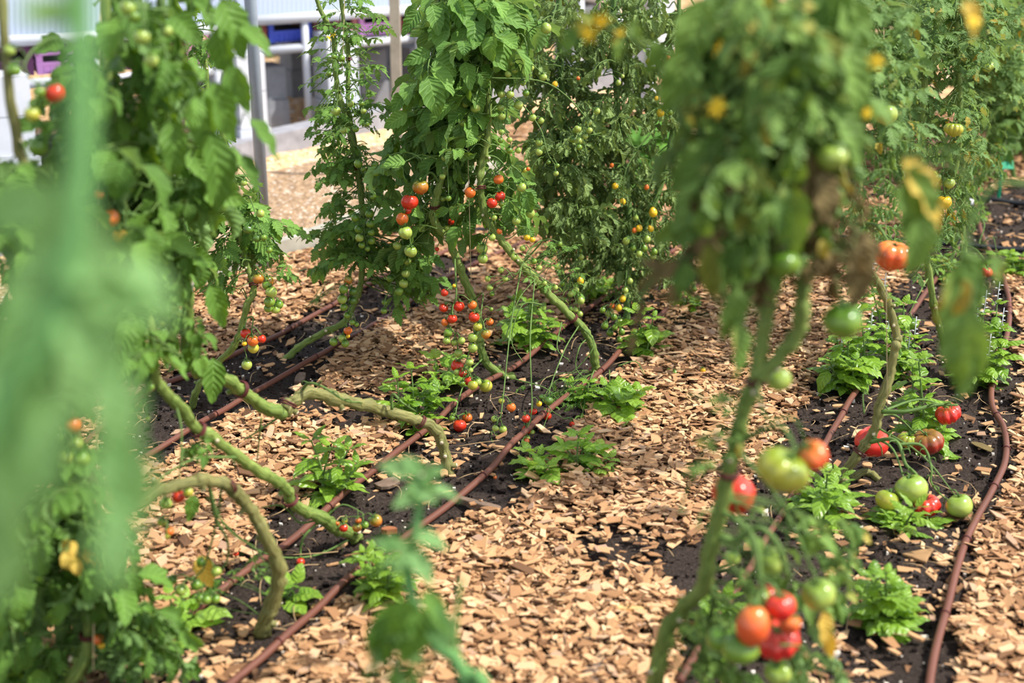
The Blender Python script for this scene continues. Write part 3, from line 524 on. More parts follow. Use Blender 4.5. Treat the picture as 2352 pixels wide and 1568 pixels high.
# ------------------------------------------------------------------ fruit
def fruit_mesh(name, ribs=0, rib=.0, flat=.9, pear=0.0, dimple=.12, nu=28, nv=18, seed=0):
    r = np.random.default_rng(seed); th = np.linspace(.02, PI - .02, nv); ph = np.arange(nu) * 2 * PI / nu; T, Pp = np.meshgrid(th, ph, indexing='ij')
    rad = 1 + (rib * (np.abs(np.sin(Pp * ribs / 2 + r.uniform(0, 6))) ** .6 - .6) * np.sin(T) ** .6 * (1 + .25 * np.cos(Pp + 1)) if ribs else 0)
    x = rad * np.sin(T) * np.cos(Pp); y = rad * np.sin(T) * np.sin(Pp); z = np.cos(T) * flat * (1 if not ribs else 1 + .12 * (rad - 1) / max(rib, .01))
    z = z - dimple * np.exp(-(T / .45) ** 2) - dimple * .35 * np.exp(-((PI - T) / .35) ** 2)
    if pear: k = 1 - pear * np.clip(z, 0, 1) ** 1.3; x, y = x * k, y * k; z = np.where(z > 0, z * (1 + pear * .8), z)
    if ribs: x = x * (1 + .05 * r.normal()); z = z * (1 + .08 * np.cos(Pp + r.uniform(0, 6)))
    m = MB(); i = np.arange(nv - 1)[:, None] * nu; j = np.arange(nu)[None]; j2 = (j + 1) % nu
    m.add(np.stack([x, y, z], -1).reshape(-1, 3), np.stack([i + j, i + nu + j, i + nu + j2, i + j2], -1).reshape(-1, 4)); return m.build(name, FR['g'], mesh_only=True), float(z[0].mean())
FM = {'c': [fruit_mesh('tomato_round', 0, 0, .95, 0, .10, 22, 14, 1), fruit_mesh('tomato_round', 5, .03, .93, 0, .12, 26, 14, 2)],
      'm': [fruit_mesh('tomato_lobed', 6, .09, .86, 0, .16, 36, 16, 3), fruit_mesh('tomato_lobed', 5, .07, .88, 0, .16, 36, 16, 4)],
      'B': [fruit_mesh('tomato_ribbed', 9, .17, .78, 0, .26, 54, 20, 5), fruit_mesh('tomato_ribbed', 8, .14, .80, 0, .24, 54, 20, 6), fruit_mesh('tomato_ribbed', 11, .17, .74, 0, .26, 66, 20, 7)],
      's': [fruit_mesh('tomato_smooth', 4, .05, .86, 0, .18, 36, 20, 8), fruit_mesh('tomato_smooth', 5, .06, .84, 0, .18, 36, 20, 9)],
      'e': [fruit_mesh('tomato_pear', 0, 0, 1.12, .22, .04, 22, 16, 10), fruit_mesh('tomato_pear', 0, 0, 1.05, .12, .05, 22, 16, 11)],
      'v': [fruit_mesh('tomato_oval', 0, 0, 1.28, .05, .06, 28, 18, 12)]}
def calyx_mesh(seed, droop):
    r = np.random.default_rng(seed); m = MB()
    for k in range(6):
        V, Fq, uv = leaflet(r, .8 * r.uniform(.8, 1.15), .22, 1, 0, droop * r.uniform(.3, 1.4), .25, .6, .2, 0, .6, 3); R = rotz(k * PI / 3 + r.normal(0, .15)) @ rotx(.35 + r.normal(0, .2)); m.add((V + [0, .04, 0]) @ R.T, Fq, 0, uv)
    m.tube(np.array([[0, 0, -.02], [0.03, 0, .25], [.08, .02, .5]]), [.07, .06, .06], 6); return m.build('calyx', CALYX, mesh_only=True)
CM = [calyx_mesh(1, 1.6), calyx_mesh(2, 1.0), calyx_mesh(3, .5), calyx_mesh(4, -.8)]
NAME = {'g': 'green', 'd': 'dark green', 'p': 'pale green', 'y': 'olive yellow', 'Y': 'yellow', 'b': 'half ripe', 'o': 'orange', 'r': 'red', 'R': 'pinkish red', 'O': 'salmon orange', 'D': 'dark red ribbed'}
NT = [0]
def add_fruit(root, org, c, r, col, kind='c', tilt=None, calyx=True, top=None, name='tomato'):
    NT[0] += 1; rd = random.Random(NT[0]); me, ztop = rd.choice(FM[kind]); o = bpy.data.objects.new(name, me); COL.objects.link(o); o.parent = root
    o.location = tuple(np.asarray(c) - org); o.scale = (r, r, r)
    ax = Vector(top if top is not None else (rd.gauss(0, .25), rd.gauss(0, .25) - .12, 1)).normalized(); ax = Vector((ax.x + rd.gauss(0, .12), ax.y + rd.gauss(0, .12), ax.z)).normalized()
    q = ax.to_track_quat('Z', 'Y'); from mathutils import Quaternion
    o.rotation_euler = (q @ Quaternion((0, 0, 1), rd.uniform(0, 6.28))).to_euler(); o.material_slots[0].link = 'OBJECT'; o.material_slots[0].material = FR[col]
    if root is not None and col not in 'gdp': o['label'] = NAME[col] + ' tomato'
    if calyx:
        k = bpy.data.objects.new('calyx', rd.choice(CM)); COL.objects.link(k); k.parent = o; k.location = (0, 0, ztop + .02); s = min(1.25, max(.5, .019 / r)) if kind in 'ce' else max(.42, .02 / r); k.scale = (s, s, s)
    return np.asarray(c) + np.array(ax) * r * ztop
YF = plain_mat('yellow_petal', (236, 196, 36), .6)
def flower_mesh():
    r = np.random.default_rng(3); m = MB()
    for k in range(6):
        V, Fq, uv = leaflet(r, 1.0, .38, 1, 0, .9, .2, 0, .2, .1, .55, 3); m.add((V + [0, .08, 0]) @ (rotz(k * PI / 3) @ rotx(.3)).T, Fq, 0, uv)
    m.tube(np.array([[0, 0, -.1], [0, 0, .3], [0, 0, .6]]), [.14, .13, .05], 6); return m.build('flower', YF, mesh_only=True)
FLOW = flower_mesh()
# ------------------------------------------------------------------ a tomato plant
class Plant:
    def __init__(s, label, base, leaf='mid', group=None, name='tomato_plant', cat='tomato plant', leaf2=None):
        s.base = np.asarray(base, float); s.root = thing(name, label, cat, s.base, group); s.stems = []; s.mb = MB(); s.leaf = leaf; s.leaf2 = leaf2; s.side = MB(); s.nside = 0; s.mult = 2.1; s.queue = []; s.fruit = []
    def stem(s, pts, r0, r1, mat=None, nodes=True, name='stem', scars=0, leafy=True, per=7):
        p = smooth_path(pts, per); n = len(p); rr = np.linspace(r0, r1, n); g = np.random.default_rng(n + int(r0 * 1e5)); m = MB()
        if nodes:
            rr = rr * (1 + .06 * g.normal(size=n)); kn = np.where(g.random(n) < .14)[0]; rr[kn] *= 1.22; rr[np.minimum(kn + 1, n - 1)] *= 1.08; p = p + g.normal(0, .1, (n, 3)) * rr[:, None]
        rr = rr * (.9 if r0 > .0125 else 1.0); m.tube(p, rr, 16, 0, ridge=.055 if nodes else 0)
        for k in range(scars):
            i = int(g.integers(2, n - 2)); d = g.normal(size=3); d[1] -= .9; d -= (p[i + 1] - p[i]) * (d @ (p[i + 1] - p[i])) / ((p[i + 1] - p[i]) @ (p[i + 1] - p[i])); d /= np.linalg.norm(d)
            m.tube(np.array([p[i], p[i] + d * rr[i] * 1.7]), [rr[i] * .55, rr[i] * .42], 8, 0); m.tube(np.array([p[i] + d * rr[i] * 1.68, p[i] + d * rr[i] * 1.8]), rr[i] * .36, 8, 1)
        m.build(name, [mat or STEM, CUT], s.root, s.base)
        if leafy: s.stems.append(p)
        return p
    def tie(s, p, t, r):
        i = int(t * (len(p) - 2)); R = frame(p[i + 1] - p[i]); m = MB(); th = np.linspace(0, 2 * PI, 17)
        for dz in (-.5, .5): m.tube(p[i] + np.outer(np.cos(th), R[:, 0]) * (r * 1.1) + np.outer(np.sin(th), R[:, 2]) * (r * 1.1) + R[:, 1] * dz * .006, .0022, 5)
        m.build('twist_tie', TIE, s.root, s.base)
    def near(s, px, py):
        best = None
        for p in s.stems:
            q = proj(p); d = (q[:, 0] - px) ** 2 + (q[:, 1] - py) ** 2; i = int(d.argmin())
            if best is None or d[i] < best[0]: best = (d[i], p, i, q[i, 2])
        return best
    def leaves(s, *a, **k): s.queue.append((a, k)); return s
    def _leaves(s, poly, n, L, style, jit=.09, off=.04, spread=.6, slot=0, up=None, seed=None, depth=None, pet=True):
        """n leaves whose middles fall inside a traced outline, at the stems' own depth +- jit; none grows across the fruit"""
        L *= {'broad': .56, 'potato': .56, 'toothed': .56, 'feather': .55, 'curl': .56, 'wilt': .58, 'far': .6}.get(style, 1); n = int(n * s.mult)
        rd = random.Random(seed if seed is not None else int(poly[0][0] * 7 + poly[0][1] + n)); st = random.getstate(); random.seed(rd.random())
        xs = [p[0] for p in poly]; ys = [p[1] for p in poly]; k = 0; tries = 0; fr = np.array(s.fruit) if s.fruit else np.zeros((0, 4))
        while k < n and tries < n * 60:
            tries += 1; x, y = rd.uniform(min(xs), max(xs)), rd.uniform(min(ys), max(ys))
            if not inpoly(np.array([x]), np.array([y]), poly)[0]: continue
            nb = s.near(x, y - rd.uniform(-10, 40)); d = (depth if depth else nb[3]) + off + rd.gauss(0, jit); l = L * rd.uniform(.65, 1.2); lp = l * F / d
            if len(fr) and ((np.hypot(fr[:, 0] - x, fr[:, 1] - y) < fr[:, 2] * .8 + lp * .36) & (d - l * .25 < fr[:, 3])).any(): d += l * .5 + .06; 
            if len(fr) and ((np.hypot(fr[:, 0] - x, fr[:, 1] - y) < fr[:, 2] * .8 + lp * .36) & (d - l * .25 < fr[:, 3])).any(): continue
            T = P(x, y, d, .02); p = nb[1]; i = nb[2]; S = p[i]
            v = T - S; v[2] *= .6; hn = np.linalg.norm(v[:2]); rv = np.array([rd.gauss(0, 1), rd.gauss(0, 1), rd.gauss(0, .25) + .1])
            dv = v / (np.linalg.norm(v) + 1e-6) * min(1.0, hn / .08) + rv * spread; dv[2] = dv[2] * .6 + (.1 if up is None else up); dv /= np.linalg.norm(dv)
            b = T - dv * l * .42; b[2] = max(b[2], .02); put_leaf(s.mb, b, dv, l, style, rd.gauss(0, .35), slot)
            if pet and np.linalg.norm(b - S) < .5:
                mid = (S + b) / 2 + np.array([0, 0, .03 * rd.uniform(-.3, 1)]); s.mb.tube(smooth_path([S, mid, b], 4), np.linspace(l * .016, l * .011, 9), 5, slot * 2 + 1, cap=False)
            k += 1
        random.setstate(st); return s
    def leaf_at(s, x, y, d, L, style, dirv, roll=0, slot=0, attach=None, k=.72, up=(0, -.7, .7)):
        """one blade whose middle shows at (x, y)"""
        T = P(x, y, d); dv = np.asarray(dirv, float); dv /= np.linalg.norm(dv); l = L * k; g = np.random.default_rng(int(x * 31 + y)); V, Fq, uv = leaflet(g, l, l * g.uniform(.45, .62), 4, .07, g.uniform(.2, .6), .2, g.uniform(0, .7), g.normal(0, .25), .07, .68)
        R = frame(dv, up, roll); B = T - dv * l * .45; s.mb.add(V @ R.T + B, Fq, slot * 2, uv)
        if attach is not None: A_ = P(*attach); s.mb.tube(smooth_path([A_, (A_ + B) / 2 + [0, 0, .015], B], 5), np.linspace(l * .018, l * .012, 11), 6, slot * 2 + 1, cap=False)
        return s
    def truss(s, toms, off=-.10, jit=.02, kind='c', rt=.0026, start=None, calyx=True, mat=None, depth=None):
        """toms: [(px, py, diameter px, colour[, kind])]; one stalk carries them"""
        rd = random.Random(int(toms[0][0] * 13 + toms[0][1])); pts = []
        x0, y0 = start if start else (toms[0][0], min(t[1] for t in toms) - 30); nb = s.near(x0, y0); S = nb[1][nb[2]]; base_d = depth or (nb[3] + off); tops = []
        for t in toms:
            x, y, dp, col = t[:4]; kd = t[4] if len(t) > 4 else kind; d = base_d + rd.gauss(0, jit); r = dp / 2 * d / F
            if kd == 'B': r /= 1.06
            c = P(x, y, d, r * .8); s.fruit.append((x, y, dp / 2, proj(c)[2])); r = dp / 2 * proj(c)[2] / F; pts.append((c, r, col, kd))
        cs = np.array([p[0] for p in pts]); o = cs[:, 2].argsort()[::-1]; axis = [S]
        mid = cs.mean(0)
        path = [S, S * .45 + (cs[o[0]] + [0, .01, .03]) * .55 + np.array([0, 0, .02])]
        for gk in range(0, len(o), 3): path.append(cs[o[gk:gk + 3]].mean(0) * .8 + mid * .2 + np.array([0, .012, .012]))
        path = smooth_path(path, 5); m = MB(); m.tube(path, np.linspace(rt, rt * .5, len(path)), 6)
        for c, r, col, kd in pts:
            tgt = path[((path - (c + [0, 0, r * 1.6])) ** 2).sum(1).argmin()]; v = tgt - c; v = v / (np.linalg.norm(v) + 1e-6); topv = np.array([v[0] * .6, v[1] * .35 - .15, max(v[2], 0) + .75])
            tp = add_fruit(s.root, s.base, c, r, col, kd, top=topv, calyx=calyx and (r * F / proj(c)[2] > 5.5))
            a = (tp + tgt) / 2 + np.array([0, 0, .008]); m.tube(smooth_path([tp, a, tgt], 3), rt * .55, 5, cap=False)
        m.build('fruit_truss', mat or PETI, s.root, s.base); return s
    def loose_leaf(s, x, y, d, L, dirv, roll, mat, name='yellow_leaf', label='yellow withered leaf'):
        q, s.mb = s.mb, MB(); s.leaf_at(x, y, d, L, 'single', dirv, roll, k=1.0); o = s.mb.build(name, LEAF[mat], s.root, s.base); o['label'] = label; s.mb = q; return s
    def flower(s, x, y, d, r=.016, n=1, spread=.015):
        rd = random.Random(int(x + y))
        for k in range(n):
            c = P(x, y, d) + np.array([rd.gauss(0, spread), rd.gauss(0, spread), rd.gauss(0, spread)]) * (k > 0); o = bpy.data.objects.new('flower', FLOW); COL.objects.link(o); o.parent = s.root; o.location = tuple(c - s.base); o.scale = (r, r, r)
            o.rotation_euler = (rd.uniform(.6, 2.2), rd.gauss(0, .5), rd.uniform(0, 6)); o['label'] = 'yellow flower'
        return s
    def bare(s, pts, r=.0025, mat=None):
        m = MB(); p = smooth_path(pts, 6); m.tube(p, np.linspace(r * .8, r * .4, len(p)), 7); g = np.random.default_rng(len(p))
        for k in range(2, len(p) - 2, 4):                              # stubby remains of fruit stalks
            d = g.normal(size=3); d /= np.linalg.norm(d); m.tube(smooth_path([p[k], p[k] + d * r * 3, p[k] + d * r * 4 + [0, 0, -r * 2.5]], 3), np.linspace(r * .35, r * .15, 7), 4)
        m.build('side_shoot', mat or PETI, s.root, s.base); return s
    def done(s):
        for a, k in s.queue: s._leaves(*a, **k)
        if s.mb.n:
            mats = [LEAF[s.leaf], PETI] + ([LEAF[s.leaf2], PETI] if s.leaf2 else []); s.mb.build('foliage', mats, s.root, s.base)
        return s
# ------------------------------------------------------------------ basil and low plants
PETAL = plain_mat('white_petal', (222, 224, 232), .6)
def basil(label, px, py, stems, leaf='basil', L=.05, pairs=4, name='basil_plant', cat='basil', flowers=False, top_only=False, seed=None, wid=.58, group=None):
    """stems: [(tip px, tip py)] rising from one foot on the ground"""
    b = G(px, py); rd = random.Random(seed or int(px + py)); s = Plant(label, b, leaf, group, name, cat); rng = np.random.default_rng(rd.randint(0, 9999)); d0 = proj(b)[2]; fl = MB()
    for (x, y) in stems:
        T = P(x, y, d0 + rd.gauss(0, .05), .03); m = MB(); mid = (b + T) / 2 + np.array([rd.gauss(0, .01), rd.gauss(0, .01), 0]); p = smooth_path([b + [rd.gauss(0, .006), rd.gauss(0, .006), -.005], mid, T], 8)
        s.mb.tube(p, np.linspace(.0035, .002, len(p)), 6, 1, cap=False); az = rd.uniform(0, 6.28)
        for k in range(pairs + 1):
            t = .25 + .75 * k / pairs; q = p[int(t * (len(p) - 1))]; l = L * rd.uniform(.75, 1.2) * (1 if k < pairs else .6); az += PI / 2 + rd.gauss(0, .25)
            for h in (0, PI) if k < pairs else (0, PI / 2, PI, 3 * PI / 2):
                V, Fq, uv = leaflet(rng, l, l * wid * 1.08, 4, .015, rd.uniform(.5, 1.4), .06, -.6 + rd.gauss(0, .3), rd.gauss(0, .2), .05, .62); R = rotz(az + h + rd.gauss(0, .2)) @ rotx((.25 if k < pairs else .7) + rd.gauss(0, .25)); Q = (V + [0, l * .18, 0]) @ R.T + q; Q[:, 2] = np.maximum(Q[:, 2], .012)
                s.mb.add(Q, Fq, 0, uv); s.mb.tube(np.array([q, q + R @ np.array([0, l * .22, 0])]), .0014, 4, 1, cap=False)
            if k < pairs and not top_only and rd.random() < .6:      # small leaves in the leaf axil
                for h in (0.6, PI + .6):
                    V, Fq, uv = leaflet(rng, l * .5, l * .3, 2, .03, .8, .1, -.5, .2, .05, .62, 3); R = rotz(az + h) @ rotx(.6); Q = (V + [0, .01, 0]) @ R.T + q; s.mb.add(np.maximum(Q, [-99, -99, .012]), Fq, 0, uv)
        if flowers and rd.random() < flowers:
            fl = MB()
            for k in range(8):
                z = k * .009; a = k * 2.4;  V, Fq, uv = leaflet(rng, .011, .008, 1, 0, .6, .1, 0, 0, 0, .6, 3); R = rotz(a) @ rotx(.3); fl.add((V + [0, .003, 0]) @ R.T + T + [0, 0, z], Fq, 0, uv)
            fl.tube(np.array([T, T + [0, 0, .04], T + [0, 0, .075]]), .0015, 5); fl.build('flower_spike', PETAL, s.root, b)
    s.done()
    return s
def PT(*a): return [P(*x) for x in a]
# ================= broad leaved plant on the near side, its stem lodged across the chip path
b = G(1030, 1092); A = Plant('broad leaved tomato plant whose bare stem lies arched over the chips', b, 'left', leaf2='yellow')
p = A.stem([b, *PT((1022, 1040, 3.76), (1000, 985, 3.72), (950, 962, 3.68), (890, 945, 3.62), (830, 927, 3.56), (760, 912, 3.5), (705, 902, 3.44), (668, 928, 3.4), (650, 948, 3.38))], .0155, .0165, STEMW, scars=5); A.tie(p, .32, .016); A.tie(p, .93, .017)
p = A.stem(PT((650, 948, 3.38), (610, 935, 3.34), (560, 900, 3.26), (510, 868, 3.18), (450, 850, 3.1), (428, 800, 3.02), (432, 740, 2.98), (430, 660, 2.94), (428, 600, 2.9), (405, 520, 2.85), (385, 440, 2.8), (365, 350, 2.75), (372, 240, 2.7), (368, 100, 2.64), (372, -60, 2.58)), .0165, .009, STEM, scars=6); A.tie(p, .62, .012); A.tie(p, .5, .012); A.tie(p, .16, .017)
A.stem(PT((440, 270, 2.72), (480, 330, 2.76), (500, 360, 2.8), (395, 300, 2.72)), .006, .004, leafy=False)
A.bare(PT((690, 900, 3.44), (710, 880, 3.4), (745, 890, 3.38), (790, 918, 3.4), (830, 925, 3.5)), .005).bare(PT((900, 940, 3.6), (902, 905, 3.58), (925, 925, 3.55), (955, 945, 3.62)), .005)
A.bare(PT((660, 945, 3.38), (600, 985, 3.4), (560, 1010, 3.44)), .004)
A.leaves([(230, -30), (420, -30), (430, 130), (455, 260), (460, 400), (450, 470), (330, 520), (230, 430), (215, 150)], 22, .27, 'broad', .17, .02); A.leaves([(230, -30), (420, -30), (430, 130), (455, 260), (460, 400), (450, 470), (330, 520), (230, 430), (215, 150)], 22, .30, 'wilt', .17, .0)
A.leaves([(60, 380), (330, 330), (440, 470), (420, 640), (330, 720), (180, 520)], 18, .27, 'broad', .15, .05); A.leaves([(60, 380), (330, 330), (430, 470), (410, 640), (330, 720), (180, 520)], 20, .28, 'wilt', .15, .05)
A.leaves([(360, 560), (430, 560), (450, 720), (390, 800), (340, 700)], 9, .19, 'broad', .1, .0)
A.leaves([(340, 700), (470, 690), (470, 830), (390, 850)], 6, .13, 'broad', .06, -.05)
for x, y, L, dv, ro in ((535, 60, .15, (.35, -.1, -.9), .3), (588, 88, .10, (.7, -.2, -.5), .3), (545, 200, .12, (.3, -.2, -.9), -.3), (610, 315, .12, (.6, -.1, -.8), .6), (575, 395, .10, (.4, -.2, -.9), .6), (500, 390, .20, (.15, -.1, -1), .7), (470, 285, .17, (.05, -.2, -1), -.4), (510, 250, .15, (.3, -.3, -.8), 0), (510, 120, .13, (.1, -.2, -1), -.5)):
    A.leaf_at(x, y, 2.42, L * (1.3 if L > .2 else 1), 'single', dv, ro, attach=(x - 60, y - 30, 2.5))
A.leaf_at(490, 870, 3.1, .14, 'single', (0, -.3, -1), .5); A.leaf_at(500, 700, 2.9, .13, 'single', (.35, -.2, -1), .2)
A.truss([(294, 17, 37, 'p'), (308, 38, 30, 'g'), (326, 85, 38, 'p'), (347, 139, 33, 'p'), (384, 71, 24, 'p')], -.3)
A.truss([(253, 500, 42, 'o'), (228, 446, 22, 'o'), (276, 541, 34, 'Y')], -.25); A.truss([(321, 599, 32, 'p'), (318, 560, 22, 'g')], -.15, start=(405, 540)); A.truss([(492, 128, 16, 'g'), (515, 145, 18, 'g')], -.1, start=(400, 140))
A.truss([(327, 857, 23, 'p'), (340, 874, 20, 'g'), (345, 888, 20, 'g'), (316, 871, 24, 'g'), (282, 864, 17, 'r'), (262, 862, 16, 'r')], -.05, start=(430, 760))
A.truss([(410, 690, 16, 'p'), (372, 742, 15, 'p')], -.1, start=(430, 700)); A.done()
# ================= second lodged stem
b = G(822, 1243); B = Plant('tomato plant with thick stem snaking down to a row of small orange fruit', b, 'left', leaf2='dry')
p = B.stem([b, *PT((805, 1222, 3.4), (770, 1212, 3.36), (742, 1190, 3.32), (700, 1172, 3.27), (668, 1150, 3.22), (655, 1118, 3.18), (610, 1090, 3.12), (560, 1058, 3.05), (500, 1012, 2.98), (450, 982, 2.92), (425, 945, 2.88), (390, 910, 2.83), (364, 878, 2.8), (354, 840, 2.77), (350, 780, 2.74), (330, 700, 2.7), (300, 560, 2.66), (270, 400, 2.6), (250, 200, 2.54), (240, -50, 2.5))], .0165, .008, STEM, scars=9); B.tie(p, .26, .016); B.tie(p, .5, .015)
B.bare(PT((742, 1190, 3.32), (700, 1230, 3.3), (690, 1270, 3.32), (705, 1305, 3.34), (745, 1330, 3.3), (770, 1345, 3.2)), .004).bare(PT((800, 1240, 3.36), (740, 1270, 3.34), (690, 1280, 3.3), (640, 1278, 3.28), (590, 1262, 3.24), (540, 1225, 3.2), (500, 1185, 3.1)), .0035)
B.bare(PT((742, 1190, 3.32), (690, 1200, 3.3), (665, 1175, 3.26), (640, 1160, 3.2), (600, 1165, 3.2)), .0035).bare(PT((560, 1050, 3.05), (470, 1050, 2.9), (430, 1060, 2.85), (380, 1090, 2.8), (350, 1120, 2.75)), .004).bare(PT((600, 960, 3.2), (595, 1010, 3.3), (590, 1060, 3.4)), .003)
B.leaves([(180, 480), (330, 480), (350, 640), (380, 760), (340, 860), (230, 820), (150, 640)], 30, .22, 'broad', .14, .04)
B.leaves([(130, 100), (260, 60), (280, 330), (180, 420), (60, 330)], 17, .22, 'broad', .14, .06)
B.leaves([(420, 1010), (480, 1010), (470, 1060), (420, 1060)], 3, .10, 'broad', .05, .0); B.leaves([(600, 800), (500, 800)] + [(430, 980), (470, 1010)], 0, .1, 'broad')
B.leaf_at(440, 1165, 2.95, .08, 'wilt', (-.2, -.3, -.8), .2, 0, attach=(500, 1120, 2.98))
B.truss([(126, 214, 45, 'r'), (90, 211, 28, 'g'), (73, 262, 36, 'y'), (22, 116, 26, 'p'), (32, 160, 33, 'g')], -.25, kind='c', start=(240, 150)); B.truss([(133, 315, 20, 'g'), (146, 364, 20, 'g'), (88, 337, 46, 'g')], -.15, start=(255, 300))
B.truss([(774, 1202, 12, 'o'), (789, 1212, 20, 'r'), (792, 1195, 14, 'y'), (820, 1211, 22, 'b'), (823, 1195, 14, 'o'), (838, 1205, 18, 'g'), (863, 1195, 30, 'b')], .02, start=(745, 1190), rt=.0022, jit=.012)
B.truss([(410, 1140, 31, 'r'), (432, 1130, 24, 'y'), (381, 1156, 28, 'p'), (372, 1198, 22, 'y'), (388, 1220, 24, 'o'), (384, 1232, 12, 'y')], -.02, start=(400, 930))
B.truss([(303, 942, 14, 'g'), (276, 969, 22, 'p'), (275, 997, 24, 'p'), (292, 1045, 26, 'r')], -.05, start=(364, 880)); B.truss([(325, 930, 13, 'g'), (340, 960, 12, 'p')], 0, start=(364, 880)); B.done()
# ================= third, rising beside the green fruit on the soil
b = G(598, 1468); C = Plant('tomato plant with a woody stem bent over sharply at a dark red tie', b, 'left', leaf2='yellow')
p = C.stem([b, *PT((612, 1420, 2.98), (632, 1370, 2.95), (640, 1305, 2.92), (618, 1245, 2.88), (592, 1195, 2.85), (568, 1160, 2.82), (540, 1130, 2.79), (520, 1112, 2.77), (480, 1103, 2.74), (430, 1108, 2.7), (370, 1125, 2.66), (300, 1165, 2.6), (240, 1150, 2.56), (190, 1060, 2.52), (160, 940, 2.48), (130, 780, 2.44), (100, 600, 2.4), (60, 400, 2.36), (20, 200, 2.3), (0, -60, 2.26))], .0165, .008, STEMW, scars=9); C.tie(p, .39, .015)
C.bare(PT((480, 1105, 2.74), (485, 1150, 2.8), (500, 1200, 2.85), (522, 1240, 2.86), (522, 1285, 2.9), (505, 1310, 2.9)), .0045).bare(PT((480, 1105, 2.74), (500, 1180, 2.76), (540, 1230, 2.8), (590, 1262, 2.86), (620, 1320, 2.9)), .003)
C.leaves([(-20, 330), (140, 420), (160, 560), (80, 620), (-20, 560)], 18, .22, 'broad', .12, .05); C.leaves([(-20, 560), (120, 600), (200, 860), (160, 1100), (-20, 1000)], 34, .22, 'broad', .14, .06)
C.leaves([(90, 1060), (240, 1020), (250, 1180), (100, 1200)], 12, .17, 'broad', .1, .0)
C.leaves([(440, 1300), (520, 1300), (530, 1380), (450, 1370)], 4, .11, 'broad', .05, .12, depth=2.95); C.leaf_at(470, 1310, 2.9, .10, 'single', (.3, -.3, -.8), 0, 1); C.leaves([(540, 1260), (600, 1270), (600, 1330), (540, 1330)], 3, .10, 'toothed', .04, .1, depth=2.98)
C.truss([(461, 1290, 24, 'g'), (497, 1312, 24, 'p'), (451, 1343, 27, 'g'), (415, 1355, 28, 'p'), (395, 1331, 24, 'g'), (459, 1373, 22, 'g'), (474, 1377, 23, 'g'), (495, 1375, 23, 'g')], .12, start=(510, 1112), jit=.03)
C.truss([(170, 976, 35, 'o'), (136, 1003, 30, 'g'), (175, 1017, 32, 'p'), (153, 1050, 36, 'p'), (187, 1054, 36, 'g')], -.12, start=(165, 940)); C.done()
# ================= low corner plant
b = G(160, 1580); D = Plant('tomato plant in the near corner with drooping curled leaves and a bowed green stem', b, 'left', leaf2='yellow')
p = D.stem([b, *PT((165, 1560, 2.74), (198, 1500, 2.72), (205, 1430, 2.7), (198, 1360, 2.68), (200, 1280, 2.66), (192, 1180, 2.62), (175, 1080, 2.6), (150, 960, 2.58))], .015, .008, STEM, scars=6); D.tie(p, .33, .016)
D.bare(PT((205, 1420, 2.7), (260, 1405, 2.68), (330, 1400, 2.66), (370, 1440, 2.66), (410, 1500, 2.68), (425, 1560, 2.7)), .0035).bare(PT((200, 1545, 2.72), (240, 1520, 2.7), (300, 1540, 2.7), (370, 1575, 2.72)), .0035).bare(PT((200, 1360, 2.68), (120, 1320, 2.66), (60, 1350, 2.64), (30, 1420, 2.66)), .0035)
D.leaves([(-20, 1100), (150, 1110), (260, 1180), (280, 1320), (180, 1420), (60, 1470), (-20, 1440)], 26, .30, 'wilt', .12, .0); D.leaves([(-20, 1100), (150, 1110), (260, 1180), (280, 1320), (180, 1420), (60, 1470), (-20, 1440)], 22, .24, 'broad', .12, .0)
D.leaves([(250, 1300), (380, 1380), (390, 1500), (300, 1520), (230, 1440)], 16, .26, 'wilt', .08, .02); D.leaves([(20, 1440), (160, 1480), (140, 1570), (0, 1570)], 12, .22, 'broad', .1, .06); D.leaves([(150, 1240), (220, 1240), (220, 1300), (150, 1300)], 2, .13, 'broad', .05, -.1, slot=1)
D.truss([(225, 1467, 26, 'o'), (232, 1482, 15, 'Y')], -.05); D.done()
# ================= blurred shoot right in front of the lens
E = Plant('very near pale green tomato shoot hanging in front of everything, wholly out of focus', np.array([-.36, .62, 0]), 'soft')
E.stem([np.array([-.36, .62, 0]), np.array([-.36, .62, .35]), *PT((-330, 1700, .72), (-200, 1300, .72), (-40, 1000, .72), (110, 760, .72), (165, 560, .72), (182, 400, .72), (186, 200, .72), (182, 0, .72), (176, -200, .72))], .0088, .007, STEMP, nodes=False)
for x, y, d, L, dv, ro in ((160, 590, .72, .085, (-1, 0, -.1), .1), (270, 690, .72, .075, (1, -.2, -.15), .2), (220, 790, .72, .08, (.6, -.3, -.7), .2), (70, 650, .72, .07, (-.6, -.2, -.7), .4), (60, 800, .72, .085, (-.2, -.2, -1), .3), (30, 930, .72, .08, (-.1, -.2, -1), -.3), (110, 1010, .72, .07, (.1, -.2, -1), .2), (265, 960, .72, .085, (.05, 0, -1), .5), (285, 1110, .72, .085, (.08, 0, -1), .3), (265, 1250, .72, .07, (.05, 0, -1), .9), (20, 470, .72, .07, (-.8, 0, -.3), .6), (150, 880, .75, .08, (.2, .2, -1), 1.0), (30, 1120, .75, .09, (0, 0, -1), .6), (120, 480, .75, .06, (-.5, 0, -.8), .9), (330, 640, .72, .045, (.8, 0, -.5), .5)):
    E.leaf_at(x, y, d, L * .76, 'single', dv, ro, attach=(140 if x < 200 else 200, y - 60, .72), k=1.0)
E.leaf_at(100, 25, .72, .045, 'single', (-.9, .2, -.35), 1.2, attach=(185, -20, .72), k=1.0); E.leaf_at(-20, 1260, .72, .075, 'single', (0, 0, -1), .4, attach=(70, 1300, .72), k=1.0)
E.done()
